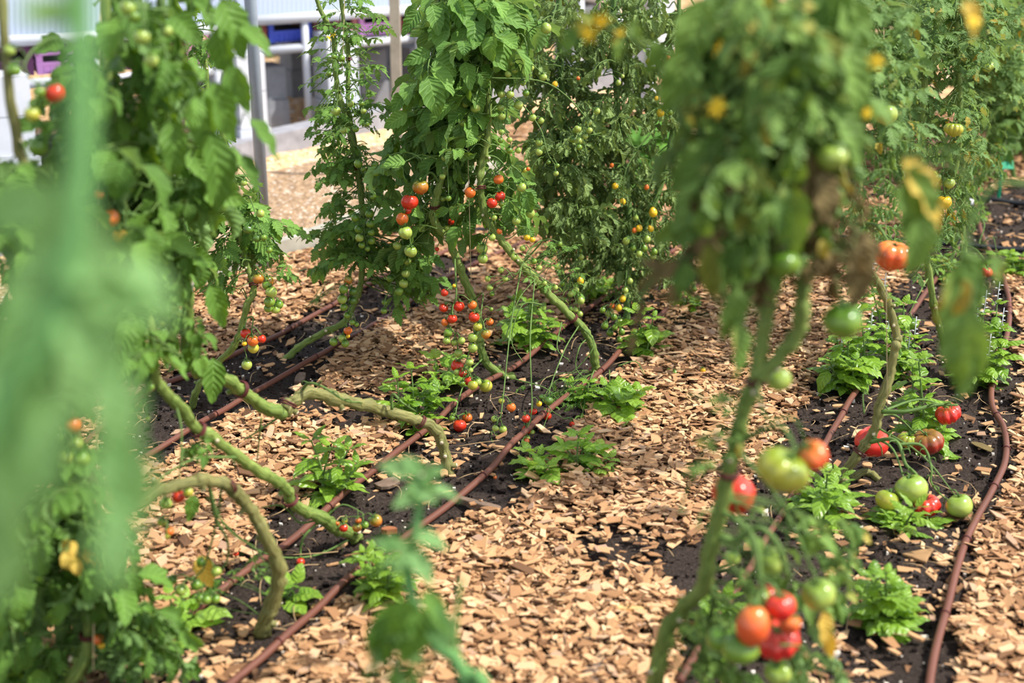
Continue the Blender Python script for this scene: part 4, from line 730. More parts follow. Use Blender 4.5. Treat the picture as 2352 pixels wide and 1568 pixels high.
# ================= small plant by the pole in the first row
b = G(441, 935); Fp = Plant('tomato plant with toothed leaves on a curved stem in front of the steel pole', b, 'mid')
p = Fp.stem([b, *PT((455, 890, 4.16), (480, 850, 4.14), (530, 805, 4.1), (552, 760, 4.08), (568, 700, 4.06), (582, 672, 4.06), (578, 640, 4.05), (565, 600, 4.05), (556, 555, 4.05), (545, 500, 4.05), (530, 420, 4.0), (510, 300, 3.95), (480, 240, 3.9), (465, 120, 3.85), (400, 0, 3.8), (390, -60, 3.78))], .0105, .006, STEM, scars=8); Fp.tie(p, .42, .011)
Fp.leaves([(430, 400), (560, 400), (650, 500), (650, 570), (560, 600), (440, 600), (420, 500)], 26, .37, 'toothed', .10, .03); Fp.leaves([(640, 560), (665, 570), (660, 640), (640, 640)], 2, .16, 'toothed', .03, -.03); Fp.leaves([(460, 600), (540, 600), (530, 680), (470, 670)], 5, .2, 'toothed', .06, .03)
Fp.leaves([(400, 330), (520, 300), (530, 420), (420, 430)], 10, .22, 'toothed', .09, .04); Fp.leaves([(380, 0), (520, 20), (500, 240), (420, 280)], 12, .2, 'toothed', .09, .04)
Fp.truss([(593, 639, 27, 'b'), (616, 645, 27, 'b'), (623, 670, 27, 'p'), (619, 693, 26, 'g'), (640, 699, 22, 'g'), (633, 710, 22, 'p'), (616, 708, 20, 'g'), (612, 655, 20, 'g')], -.05, start=(570, 640))
Fp.truss([(564, 765, 25, 'r'), (581, 782, 27, 'o'), (601, 778, 20, 'r'), (582, 799, 26, 'y'), (561, 789, 12, 'Y')], -.05, start=(560, 735)); Fp.truss([(567, 837, 25, 'p')], -.05, start=(552, 780))
Fp.truss([(570, 526, 25, 'd'), (590, 547, 19, 'd'), (618, 574, 16, 'g'), (598, 490, 20, 'p'), (605, 545, 16, 'g')], -.14); Fp.truss([(587, 435, 16, 'g'), (560, 420, 15, 'p')], -.1); Fp.done()
# ================= feathery cherry plant
b = G(652, 828); K = Plant('slender cherry tomato plant with feathery leaves and strings of green fruit', b, 'mid')
p = K.stem([b, *PT((690, 795, 4.58), (740, 765, 4.56), (785, 745, 4.55), (805, 715, 4.54), (820, 680, 4.53), (830, 640, 4.52), (835, 560, 4.5), (832, 480, 4.48), (828, 420, 4.46), (812, 340, 4.44), (796, 280, 4.42), (776, 210, 4.4), (770, 150, 4.38), (765, 80, 4.36), (735, 20, 4.34), (720, -50, 4.32))], .0115, .006, STEM, scars=10); K.tie(p, .6, .012)
p = K.stem(PT((832, 480, 4.48), (822, 400, 4.48), (815, 330, 4.46), (800, 240, 4.44), (800, 120, 4.42), (790, 60, 4.4), (778, -50, 4.36)), .008, .006, STEM); K.tie(p, .3, .009); K.tie(p, .68, .008)
K.leaves([(700, -20), (860, -20), (880, 80), (850, 200), (890, 260), (840, 310), (730, 330), (700, 230), (730, 100)], 44, .2, 'feather', .1, .03); K.leaves([(760, 330), (880, 330), (900, 480), (880, 640), (780, 600), (750, 500)], 44, .24, 'toothed', .11, .05)
K.leaves([(700, 540), (800, 510), (820, 600), (780, 640), (720, 630)], 9, .24, 'toothed', .07, .0); K.leaves([(860, 560), (960, 560), (980, 660), (900, 690), (850, 640)], 14, .24, 'toothed', .1, .03); K.leaves([(720, 250), (790, 240), (780, 420), (710, 420)], 9, .2, 'toothed', .08, .0)
K.leaves([(880, 560), (960, 540), (990, 640), (930, 660)], 8, .22, 'potato', .08, .05)
for g_ in ([(784, 134, 17, 'g'), (805, 238, 16, 'p'), (772, 255, 22, 'p'), (755, 168, 13, 'g'), (767, 130, 13, 'g')], [(830, 238, 14, 'g'), (817, 296, 16, 'g'), (789, 299, 16, 'p'), (842, 285, 13, 'g'), (835, 255, 14, 'p')], [(823, 376, 21, 'g'), (861, 378, 18, 'g'), (835, 388, 12, 'g'), (864, 398, 16, 'g'), (840, 412, 14, 'p')],
           [(846, 430, 14, 'g'), (857, 452, 14, 'g'), (849, 491, 21, 'g'), (816, 500, 20, 'g'), (851, 514, 21, 'g'), (825, 526, 22, 'g'), (853, 534, 16, 'g'), (826, 546, 20, 'p'), (853, 553, 18, 'g'), (831, 563, 16, 'g'), (844, 571, 13, 'g')],
           [(799, 643, 22, 'b'), (789, 664, 22, 'g'), (811, 669, 20, 'd'), (786, 687, 23, 'p'), (810, 690, 20, 'd'), (790, 705, 19, 'g'), (797, 724, 16, 'g'), (809, 740, 14, 'g'), (819, 745, 12, 'g')], [(799, 759, 20, 'o'), (766, 785, 20, 'g'), (786, 777, 20, 'p'), (793, 789, 19, 'g'), (799, 772, 10, 'Y')]): K.truss(g_, -.19, jit=.015, rt=.0022)
K.truss([(908, 425, 19, 'p'), (919, 420, 18, 'p'), (912, 564, 20, 'p'), (935, 599, 20, 'p'), (932, 628, 20, 'p'), (927, 651, 22, 'p'), (917, 669, 20, 'g'), (896, 639, 18, 'g'), (883, 694, 13, 'g'), (882, 714, 15, 'g')], -.14, start=(835, 560)); K.flower(765, 78, 4.3, .012, 2)
K.done()
# ================= broad centre plant with two stems
b = G(1366, 858); M_ = Plant('big tomato plant with broad leaves and many long trusses of round fruit', b, 'mid')
p = M_.stem([b, *PT((1368, 840, 4.45), (1362, 800, 4.42), (1345, 760, 4.4), (1325, 738, 4.38), (1290, 705, 4.35), (1250, 665, 4.32), (1210, 620, 4.28), (1170, 575, 4.25), (1135, 530, 4.22), (1112, 490, 4.2), (1104, 430, 4.18), (1106, 380, 4.17), (1118, 320, 4.15), (1122, 240, 4.12), (1118, 180, 4.1), (1108, 130, 4.08), (1100, 60, 4.05), (1085, -60, 4.0))], .0135, .0105, STEM, scars=11); M_.tie(p, .62, .013); M_.tie(p, .24, .014); M_.tie(p, .93, .011); M_.tie(p, .01, .016)
b2 = G(1180, 868); M2 = Plant('tomato plant with leaning stem, its long red and green truss hanging by basil', b2, 'mid')
p = M2.stem([b2, *PT((1150, 858, 4.43), (1118, 835, 4.4), (1105, 800, 4.38), (1100, 770, 4.37), (1090, 700, 4.35), (1068, 645, 4.32), (1045, 590, 4.3), (1030, 550, 4.28), (1005, 520, 4.26), (995, 490, 4.25), (1008, 430, 4.22), (1030, 370, 4.2), (1052, 310, 4.18), (1040, 200, 4.15), (1020, 100, 4.1), (1000, -60, 4.05))], .0145, .010, STEM, scars=8); M2.tie(p, .65, .013)
M2.leaves([(960, -20), (1060, -20), (1060, 330), (960, 330), (920, 240), (960, 120)], 24, .36, 'broad', .12, .06); M_.leaves([(1040, -20), (1200, -20), (1210, 80), (1150, 200), (1120, 320), (1040, 320)], 36, .36, 'broad', .12, .06); M2.leaves([(900, 260), (1060, 300), (1060, 420), (990, 480), (900, 330)], 16, .34, 'wilt', .09, .05)
M_.leaves([(1020, 340), (1200, 340), (1220, 520), (1100, 560), (1020, 450)], 24, .26, 'broad', .12, .12); M2.leaves([(920, 440), (1000, 480), (1000, 620), (920, 560)], 8, .24, 'potato', .09, .08)
for x, y, L, dv, ro in ((1130, 115, .17, (.7, -.25, -.45), .3), (1060, 95, .13, (-.2, -.5, -.6), -.2), (1050, 20, .14, (.1, -.5, -.7), 0), (1170, 40, .15, (.9, -.1, -.3), .1), (945, 50, .12, (-.5, -.3, -.7), .3), (1010, 260, .12, (-.7, -.3, -.5), 0), (910, 275, .11, (-.9, -.1, -.5), .4), (905, 375, .1, (-.8, -.2, -.1), 0), (1000, 40, .14, (.2, -.6, -.6), .2), (1075, 170, .12, (.2, -.6, -.7), .1), (960, 130, .12, (-.8, -.3, -.3), .2)):
    M_.leaf_at(x, y, 3.92, L, 'single', dv, ro, attach=(x * .5 + 550, y - 10, 4.05))
T_ = M_.truss
M2.truss([(966, 429, 38, 'b', 'm'), (941, 463, 40, 'r', 'm'), (936, 483, 20, 'r'), (924, 502, 33, 'o', 'm'), (931, 534, 34, 'p', 'm'), (943, 577, 30, 'p', 'm')], -.12, start=(1005, 420), rt=.004)
M2.truss([(1021, 362, 16, 'p'), (1016, 405, 14, 'p'), (1030, 455, 14, 'g'), (1063, 281, 22, 'p'), (1070, 238, 18, 'p'), (1092, 248, 24, 'p')], -.08, start=(1120, 250))
T_([(1215, 154, 25, 'p'), (1176, 145, 14, 'p'), (1182, 160, 18, 'p'), (1167, 170, 16, 'p'), (1248, 177, 18, 'p'), (1201, 190, 15, 'p'), (1152, 216, 18, 'p'), (1172, 217, 19, 'p'), (1208, 214, 16, 'g'), (1254, 65, 25, 'p', 'e')], -.08, start=(1118, 160))
T_([(1191, 241, 22, 'p'), (1150, 247, 17, 'p'), (1153, 267, 18, 'p'), (1152, 303, 16, 'p'), (1170, 321, 14, 'p'), (1150, 322, 14, 'g'), (1170, 345, 16, 'g'), (1190, 345, 15, 'p')], -.06, start=(1122, 245))
T_([(1223, 270, 18, 'p'), (1242, 277, 16, 'p'), (1238, 327, 17, 'p'), (1238, 349, 17, 'p'), (1277, 398, 13, 'p'), (1280, 380, 11, 'g'), (1260, 372, 10, 'g')], -.06, start=(1122, 235)); T_([(1327, 296, 18, 'p'), (1351, 281, 18, 'p'), (1354, 299, 15, 'p'), (1330, 323, 18, 'p'), (1315, 321, 16, 'g'), (1344, 313, 14, 'p'), (1330, 338, 15, 'g'), (1371, 255, 16, 'p'), (1320, 300, 13, 'g')], .1, start=(1122, 180))
T_([(1145, 412, 24, 'o'), (1080, 442, 26, 'o'), (1148, 451, 26, 'r'), (1130, 466, 25, 'r'), (1152, 468, 14, 'g'), (1198, 430, 22, 'p')], -.1, start=(1105, 425)); T_([(1218, 490, 22, 'p'), (1186, 507, 20, 'p'), (1147, 531, 14, 'o'), (1210, 545, 16, 'Y'), (1223, 550, 14, 'Y'), (1204, 390, 14, 'y'), (1213, 388, 10, 'o')], -.05, start=(1110, 430))
M2.truss([(1016, 456, 16, 'p'), (1036, 508, 18, 'r'), (1043, 493, 18, 'r'), (1027, 524, 18, 'p'), (1051, 531, 18, 'y'), (1004, 572, 10, 'r')], .06, start=(1010, 420)); T_([(1107, 570, 27, 'p'), (1109, 594, 24, 'p'), (1135, 500, 14, 'p'), (1130, 545, 18, 'p')], -.06, start=(1130, 520))
M2.truss([(1043, 656, 9, 'Y'), (1021, 672, 18, 'r'), (1019, 707, 22, 'r'), (1054, 703, 26, 'r'), (1085, 700, 21, 'o'), (1039, 732, 23, 'r'), (1022, 740, 18, 'o'), (1029, 764, 20, 'g'), (1026, 782, 18, 'p'), (1043, 786, 16, 'p'), (1060, 782, 18, 'p'), (1053, 810, 20, 'p'), (1026, 770, 15, 'g')], -.12, start=(1045, 590), rt=.0032)
M2.truss([(1089, 728, 26, 'r'), (1125, 739, 18, 'o'), (1097, 750, 22, 'y'), (1116, 767, 23, 'b'), (1086, 775, 24, 'p'), (1086, 798, 24, 'p'), (1128, 710, 10, 'g')], -.16, start=(1090, 690))
M2.truss([(1050, 840, 30, 'r'), (1063, 857, 20, 'r'), (1051, 854, 18, 'p'), (1079, 832, 18, 'p'), (1079, 850, 16, 'p'), (1077, 875, 22, 'r'), (1075, 868, 19, 'g'), (1062, 880, 14, 'g'), (1096, 877, 20, 'p'), (1086, 884, 24, 'y'), (1116, 886, 31, 'y')], -.2, start=(1095, 760), jit=.03)
M2.truss([(1056, 977, 31, 'r'), (1073, 959, 24, 'o'), (1038, 960, 15, 'g'), (1040, 952, 11, 'p')], -.3, start=(1060, 858), rt=.003)
for st_, ts in (((1200, 610), [(1174, 935, 22, 'o'), (1152, 920, 15, 'y'), (1135, 962, 15, 'p'), (1155, 986, 19, 'p'), (1138, 983, 16, 'p'), (1140, 1008, 20, 'g'), (1130, 1020, 18, 'g'), (1124, 1005, 14, 'g')]), ((1230, 640), [(1208, 961, 20, 'r'), (1225, 944, 18, 'r'), (1238, 927, 14, 'Y'), (1209, 987, 22, 'r'), (1221, 993, 18, 'p'), (1206, 1014, 22, 'o'), (1210, 1007, 16, 'y'), (1200, 1034, 17, 'p'), (1190, 1053, 18, 'p')]), ((1330, 745), [(1257, 955, 20, 'r'), (1260, 920, 22, 'd'), (1247, 990, 20, 'b'), (1318, 974, 22, 'r'), (1334, 976, 18, 'r'), (1243, 912, 12, 'd')])): T_(ts, -.28, start=st_, rt=.0024, jit=.03)
T_([(1285, 560, 12, 'g'), (1226, 600, 15, 'g'), (1180, 590, 16, 'p'), (1200, 570, 14, 'p'), (1150, 620, 15, 'p'), (1160, 640, 14, 'p'), (1120, 640, 14, 'p'), (1125, 660, 16, 'p'), (1130, 675, 12, 'g'), (1250, 650, 13, 'p'), (1275, 660, 14, 'p'), (1238, 615, 15, 'p')], -.06, start=(1200, 605))
for q in ([(1330, 745, 4.38), (1365, 790, 4.3), (1320, 850, 4.3), (1270, 880, 4.3), (1240, 930, 4.25)], [(1345, 780, 4.4), (1330, 800, 4.3), (1325, 850, 4.3), (1380, 900, 4.2), (1400, 960, 4.15), (1395, 1010, 4.1)], [(1180, 870, 4.3), (1250, 890, 4.28), (1290, 920, 4.2), (1330, 890, 4.25), (1400, 880, 4.3)], [(1365, 850, 4.4), (1340, 900, 4.25), (1290, 935, 4.2), (1240, 985, 4.1), (1190, 1000, 4.05)], [(1400, 850, 4.4), (1400, 920, 4.2), (1385, 940, 4.15)], [(1420, 840, 4.4), (1460, 830, 4.4), (1480, 860, 4.35)], [(1160, 780, 4.2), (1190, 690, 4.2), (1230, 640, 4.25)], [(1250, 700, 4.2), (1200, 700, 4.15), (1175, 780, 4.15), (1200, 830, 4.15)], [(1290, 740, 4.25), (1280, 800, 4.2), (1310, 830, 4.2)]): M_.bare(PT(*q), .0028)
M_.leaves([(1180, 880), (1420, 870), (1440, 960), (1330, 980), (1230, 930)], 14, .10, 'curl', .08, -.15); M_.leaves([(1150, 560), (1330, 560), (1330, 720), (1220, 650)], 14, .12, 'feather', .08, .02); M_.done(); M2.done()
# ================= curled grey-green plant with little yellow pears
b = G(1440, 748); Q_ = Plant('dense tomato plant with rolled grey green leaves and small yellow pear fruit', b, 'curl')
p1 = Q_.stem([b, *PT((1440, 700, 4.9), (1446, 560, 4.9), (1440, 420, 4.88), (1425, 330, 4.86), (1415, 200, 4.82), (1412, 60, 4.78), (1408, -60, 4.75))], .013, .009, STEMD); p2 = Q_.stem(PT((1445, 640, 4.9), (1340, 520, 4.88), (1300, 380, 4.84), (1293, 220, 4.8), (1285, 100, 4.76), (1280, -60, 4.74)), .012, .010, STEMD); p3 = Q_.stem(PT((1442, 600, 4.9), (1520, 420, 4.92), (1555, 200, 4.9), (1560, -40, 4.86)), .010, .007, STEMD)
Q_.leaves([(1200, -20), (1570, -20), (1570, 250), (1440, 290), (1420, 330), (1250, 330), (1200, 180)], 92, .34, 'curl', .18, .0); Q_.leaves([(1440, 260), (1570, 240), (1570, 420), (1440, 430)], 9, .3, 'curl', .15, .0); Q_.leaves([(1220, 300), (1420, 300), (1450, 560), (1380, 600), (1270, 560), (1220, 430)], 92, .33, 'curl', .2, .05); Q_.leaves([(1420, 430), (1570, 420), (1570, 640), (1450, 640)], 34, .28, 'curl', .18, .05)
Q_.leaves([(1270, 540), (1380, 560), (1350, 690), (1290, 660)], 26, .17, 'curl', .12, .0); Q_.leaves([(1400, 560), (1470, 570), (1470, 700), (1410, 680)], 22, .16, 'curl', .12, .0)
for g_ in ([(1333, 645, 16, 'Y'), (1323, 665, 14, 'p'), (1334, 690, 17, 'p'), (1311, 675, 14, 'p'), (1291, 651, 13, 'g'), (1322, 711, 13, 'p'), (1332, 721, 14, 'p'), (1310, 710, 12, 'g'), (1281, 612, 15, 'p'), (1335, 590, 13, 'p')], [(1430, 686, 15, 'Y'), (1421, 707, 15, 'Y'), (1406, 702, 13, 'o'), (1423, 742, 21, 'p'), (1398, 720, 16, 'p'), (1389, 748, 17, 'g'), (1401, 764, 17, 'g'), (1384, 712, 14, 'g'), (1410, 728, 15, 'g'), (1428, 762, 15, 'g'), (1423, 780, 14, 'g'), (1437, 667, 13, 'p'), (1447, 645, 14, 'p'), (1412, 752, 14, 'g')], [(1438, 553, 17, 'p'), (1454, 570, 14, 'g'), (1486, 549, 17, 'p'), (1468, 583, 15, 'p'), (1503, 578, 15, 'g'), (1468, 524, 16, 'Y'), (1495, 525, 14, 'Y'), (1457, 529, 12, 'o'), (1480, 570, 15, 'g'), (1500, 590, 14, 'p')],
           [(1492, 141, 17, 'Y'), (1533, 159, 16, 'Y'), (1536, 134, 12, 'o'), (1539, 179, 12, 'g')], [(1517, 259, 18, 'Y'), (1539, 258, 13, 'g'), (1508, 226, 10, 'Y'), (1530, 205, 9, 'p')], [(1413, 427, 15, 'Y'), (1430, 463, 15, 'Y'), (1500, 376, 12, 'p'), (1405, 380, 10, 'o')], [(1274, 194, 14, 'Y'), (1328, 180, 9, 'o'), (1420, 190, 13, 'p'), (1430, 175, 9, 'p')], [(1500, 488, 20, 'Y'), (1485, 430, 12, 'o'), (1460, 500, 13, 'p')], [(1594, 663, 14, 'g'), (1590, 648, 11, 'p')]): Q_.truss(g_, -.2, kind='e', jit=.02, rt=.002, mat=STEMD)
for q in ([(1400, 300, 4.7), (1350, 330, 4.68), (1300, 300, 4.66)], [(1500, 300, 4.7), (1460, 340, 4.7), (1440, 300, 4.7)], [(1330, 560, 4.75), (1320, 620, 4.7), (1300, 660, 4.7)], [(1290, 290, 4.7), (1330, 240, 4.68), (1400, 230, 4.7)], [(1540, 120, 4.7), (1480, 110, 4.7), (1440, 160, 4.72)]): Q_.bare(PT(*q), .004)
Q_.done()
# ================= big near plant on the other side
b = G(1500, 1640); R_ = Plant('heirloom tomato plant with big ribbed fruit, yellowing leaves and thick forked stem', b, 'sickly', leaf2='dry')
p = R_.stem([b, *PT((1505, 1568, 2.5), (1525, 1470, 2.42), (1570, 1395, 2.36), (1612, 1350, 2.3), (1632, 1260, 2.26), (1660, 1150, 2.22), (1685, 1040, 2.18), (1705, 950, 2.15), (1738, 860, 2.12), (1752, 770, 2.1), (1766, 690, 2.08), (1775, 600, 2.05), (1775, 480, 2.02), (1765, 300, 1.98), (1755, 120, 1.94), (1750, -80, 1.9))], .0155, .010, STEM, scars=5); R_.tie(p, .56, .014); R_.tie(p, .42, .015)
p = R_.stem(PT((1738, 868, 2.12), (1790, 820, 2.1), (1832, 770, 2.08), (1842, 700, 2.06), (1850, 640, 2.05), (1885, 600, 2.03), (1895, 520, 2.02), (1880, 400, 2.0), (1870, 200, 1.97), (1860, -60, 1.94)), .011, .009, STEM, scars=4)
R_.stem(PT((1640, 1230, 2.25), (1690, 1240, 2.22), (1745, 1210, 2.2), (1790, 1260, 2.2), (1810, 1330, 2.22)), .006, .0045, PETI, leafy=False); R_.stem(PT((1570, 1400, 2.36), (1640, 1350, 2.4), (1630, 1420, 2.45), (1600, 1550, 2.5)), .006, .004, STEMD, leafy=False)
R_.leaves([(1590, -20), (1950, -20), (1950, 280), (1900, 420), (1780, 420), (1640, 400), (1590, 250)], 62, .22, 'toothed', .14, .05); R_.leaves([(1600, -20), (1950, -20), (1940, 320), (1800, 420), (1640, 400), (1600, 250)], 46, .22, 'wilt', .14, .05); R_.leaves([(1590, 0), (1660, 0), (1650, 330), (1590, 330)], 10, .22, 'wilt', .08, .1)
R_.leaves([(1600, 360), (1780, 380), (1760, 640), (1620, 620)], 6, .15, 'wilt', .09, -.05, slot=1); R_.leaves([(1790, 340), (1960, 360), (1980, 620), (1880, 600)], 7, .15, 'wilt', .09, -.05, slot=1)
R_.leaves([(1610, 280), (1780, 280), (1800, 540), (1720, 600), (1620, 540)], 22, .22, 'wilt', .14, .0); R_.leaves([(1780, 300), (1930, 320), (1920, 520), (1800, 540)], 15, .20, 'wilt', .13, .05)
R_.leaves([(1520, 580), (1600, 540), (1620, 620), (1540, 680)], 4, .13, 'wilt', .05, -.02, slot=1); R_.leaves([(1740, 440), (1960, 420), (1990, 600), (1930, 640), (1760, 560)], 7, .15, 'wilt', .10, -.05, slot=1)
R_.leaves([(1700, 520), (1780, 540), (1780, 600), (1700, 640)], 8, .16, 'wilt', .08, .0, slot=1)
for x, y, L, dv, ro, sl in ((1645, 440, .17, (.05, -.2, -1), .1, 0), (1755, 270, .2, (.05, -.2, -1), .2, 0), (1710, 620, .14, (.2, -.2, -1), .2, 0), (1600, 460, .14, (-.7, -.2, -.6), 0, 0), (1465, 720, .06, (-.1, -.1, -1), 1.0, 1), (1490, 650, .06, (-.6, -.1, -.7), .9, 1), (1530, 620, .06, (-.7, -.1, -.3), .5, 1), (1540, 690, .07, (.1, -.1, -1), .8, 1), (1500, 610, .05, (-.6, 0, .2), .4, 1), (1450, 790, .045, (0, 0, -1), .7, 1), (1570, 640, .07, (-.2, -.1, -1), .3, 0), (1855, 470, .12, (.15, -.2, -1), .7, 1), (1900, 450, .11, (.3, -.2, -1), .4, 1), (1990, 590, .10, (.1, -.1, -1), .9, 1), (1640, 610, .12, (0, -.1, -1), 0, 0), (1700, 800, .12, (.2, -.1, -1), .6, 0), (1680, 720, .11, (-.1, -.1, -1), .4, 0), (1820, 380, .12, (.1, -.2, -1), 0, 1), (1860, 420, .13, (.15, -.2, -1), .2, 1), (1970, 640, .11, (0, -.1, -1), .2, 1), (1960, 80, .16, (.2, -.2, -1), .2, 0), (1910, 40, .15, (.1, -.2, -1), -.3, 0)):
    R_.leaf_at(x, y, 1.9, L, 'single', dv, ro, sl, attach=(1760 if x < 1800 else 1870, max(y - 60, -50), 2.0))
R_.stem(PT((1770, 560, 2.04), (1660, 560, 1.96), (1560, 600, 1.92), (1500, 640, 1.9), (1470, 690, 1.9)), .003, .0016, PETI, leafy=False)
R_.leaves([(1700, 1150), (1960, 1200), (1980, 1330), (1850, 1480), (1700, 1350)], 16, .13, 'broad', .08, .08); R_.leaves([(1580, 1380), (1700, 1420), (1720, 1560), (1600, 1568)], 12, .14, 'broad', .08, .1); R_.leaves([(1600, 900), (1720, 920), (1700, 1140), (1580, 1100)], 7, .10, 'feather', .07, -.03); R_.leaves([(1800, 1450), (1950, 1440), (1960, 1560), (1800, 1560)], 8, .12, 'wilt', .06, .1)
R_.stem(PT((1640, 180, 2.0), (1560, 130, 1.95), (1470, 95, 1.92), (1390, 60, 1.9)), .003, .0018, PETI, leafy=False)
for x, y, L, dv, ro in ((1330, 70, .035, (-1, 0, -.2), .4), (1350, 40, .03, (-.8, 0, .4), .4), (1420, 110, .04, (.1, 0, -1), .4), (1460, 70, .03, (-.2, 0, .8), .2), (1500, 130, .05, (-.3, 0, -1), .6), (1310, 95, .04, (-.5, 0, -.8), .2)): R_.leaf_at(x, y, 1.9, L, 'single', dv, ro, 0, k=1.0)
R_.leaf_at(1418, 92, 1.9, .025, 'single', (0, 0, -1), .2, 1, k=1.0); R_.loose_leaf(1893, 1440, 2.12, .055, (.15, -.2, -1), .5, 'yellow').loose_leaf(1905, 1480, 2.14, .05, (.1, -.2, -1), -.5, 'yellow'); R_.flower(1380, 48, 1.9, .017, 3).flower(1750, 4, 1.85, .018, 2).flower(1662, 108, 1.85, .012, 2).flower(2012, 140, 1.8, .014, 1).flower(1650, 250, 1.85, .016, 2).flower(1590, 275, 1.85, .012, 1).flower(1990, 260, 1.85, .009, 1)
for x, y, L, dv, ro in ((1640, 470, .14, (-.1, -.2, -1), .4), (1690, 560, .13, (.1, -.2, -1), .1), (1735, 500, .14, (0, -.2, -1), .5), (1600, 380, .12, (-.7, -.1, -.6), .2), (1660, 640, .09, (.2, -.2, -1), .7), (1820, 500, .12, (.1, -.2, -1), -.4), (1950, 300, .12, (.6, -.2, -.7), .3), (1960, 180, .14, (.3, -.2, -1), .3), (1560, 180, .13, (-.3, -.2, -1), .5), (1590, 80, .13, (-.3, -.2, -1), .1)): R_.leaf_at(x, y, 1.88, L, 'single', dv, ro, 0, attach=(1760 if x < 1800 else 1870, y - 80, 2.0), k=.8)
T_ = R_.truss
T_([(1804, 605, 68, 'g', 'm')], -.1, start=(1775, 480), rt=.004, calyx=True); T_([(1912, 360, 72, 'p', 's'), (1936, 224, 30, 'p')], -.1, start=(1880, 250), rt=.004); T_([(1935, 738, 90, 'g', 'm')], -.08, start=(1885, 600), rt=.004); T_([(1787, 871, 60, 'p', 's')], .06, start=(1832, 770), rt=.004); T_([(1644, 650, 62, 'p', 's'), (1702, 700, 18, 'g')], .0, start=(1775, 560), rt=.004)
T_([(1800, 1079, 122, 'y', 'B'), (1868, 1046, 78, 'O', 'm')], -.14, start=(1690, 1020), rt=.005, jit=.01); T_([(1685, 1132, 104, 'R', 'm')], .16, start=(1700, 1000), rt=.004)
T_([(1746, 1375, 50, 'p', 'c'), (1793, 1390, 74, 'R', 's'), (1758, 1368, 56, 'r', 's'), (1729, 1437, 78, 'O', 'v'), (1787, 1470, 104, 'R', 'B'), (1655, 1467, 66, 'g', 's'), (1700, 1490, 84, 'g', 's'), (1815, 1430, 50, 'O', 's')], -.02, start=(1660, 1160), rt=.005, jit=.05)
T_([(1880, 1363, 82, 'p', 's')], .04, start=(1690, 1030), rt=.004); T_([(1788, 1543, 64, 'p', 'm')], .12, start=(1640, 1240), rt=.003); T_([(1681, 1280, 38, 'p', 's'), (1773, 1290, 70, 'p', 's')], .2, start=(1680, 1060), rt=.003)
for q in ([(1740, 880, 2.1), (1760, 960, 2.1), (1820, 960, 2.1), (1850, 1010, 2.1)], [(1800, 1140, 2.1), (1810, 1220, 2.12), (1790, 1330, 2.15)], [(1720, 1200, 2.15), (1735, 1300, 2.15), (1745, 1350, 2.15)], [(1690, 1010, 2.15), (1640, 1010, 2.15), (1600, 1060, 2.2)], [(1600, 1060, 2.2), (1570, 1150, 2.25), (1560, 1180, 2.25)], [(1660, 1450, 2.2), (1650, 1400, 2.2), (1690, 1390, 2.2)], [(1640, 1170, 2.2), (1610, 1180, 2.2), (1600, 1220, 2.2)], [(1790, 1480, 2.2), (1850, 1490, 2.22), (1890, 1560, 2.3)]): R_.bare(PT(*q), .003)
R_.done()
# ================= right-hand row
b = G(1932, 1112); S_ = Plant('beefsteak tomato plant with a bare jointed stem and a huge red fruit at its foot', b, 'right')
p = S_.stem([b, *PT((1950, 1070, 3.7), (1985, 1025, 3.68), (2010, 985, 3.66), (2020, 930, 3.64), (2045, 860, 3.62), (2055, 800, 3.6), (2060, 770, 3.6), (2040, 700, 3.57), (2010, 640, 3.54), (1972, 592, 3.5), (1965, 500, 3.46), (1975, 380, 3.42), (1985, 200, 3.36), (1990, -60, 3.3))], .0145, .009, STEMW, scars=6); S_.tie(p, .13, .017); S_.stem([G(1945, 1105), G(1990, 1085, .02), G(2020, 1102, .012)], .011, .009, STEMW, leafy=False)
for q, r in (([(2000, 1015, 3.62), (2040, 1008, 3.56), (2065, 1020, 3.52), (2080, 1065, 3.5), (2105, 1090, 3.5), (2112, 1120, 3.5), (2098, 1140, 3.5)], .007), ([(2065, 1020, 3.52), (2110, 1020, 3.52), (2130, 1040, 3.52), (2140, 1080, 3.5), (2138, 1105, 3.5), (2155, 1130, 3.5), (2180, 1150, 3.5)], .005), ([(2025, 945, 3.64), (2080, 945, 3.6), (2150, 930, 3.6), (2200, 930, 3.6)], .008), ([(1985, 950, 3.6), (1982, 910, 3.6), (1990, 900, 3.6)], .003)): S_.bare(PT(*q), r)
S_.leaves([(1950, -20), (2100, -20), (2100, 300), (1960, 320)], 46, .24, 'toothed', .15, .06); S_.leaves([(1940, 300), (2090, 280), (2080, 560), (1970, 560)], 20, .2, 'curl', .14, .05); S_.leaves([(1930, 600), (2060, 600), (2060, 700), (1960, 720)], 8, .13, 'feather', .1, .05)
T_ = S_.truss
T_([(2003, 1015, 78, 'R', 's')], .06, start=(2010, 985), rt=.005, depth=3.72); T_([(2038, 1147, 54, 'y', 's'), (2093, 1120, 74, 'p', 's'), (2127, 1161, 66, 'R', 'B')], -.05, start=(2000, 1005), rt=.004, depth=3.5); T_([(2203, 1161, 63, 'p', 's')], -.05, start=(2020, 980), rt=.003, depth=3.5)
T_([(2130, 1015, 74, 'D', 'B'), (2085, 1010, 44, 'y', 'B')], -.05, start=(2022, 960), rt=.004, depth=3.78); T_([(2178, 949, 60, 'R', 'B')], -.05, start=(2022, 950), rt=.004, depth=3.85); T_([(2033, 262, 58, 'p', 'B')], -.2, start=(1980, 200), rt=.004); T_([(2052, 586, 86, 'O', 'B')], -.25, start=(1968, 520), rt=.005); T_([(1986, 534, 24, 'g')], -.1); S_.done()
b = G(2172, 800); U_ = Plant('tomato plant behind the bare jointed stem, one yellow ribbed fruit among hanging leaves', b, 'right')
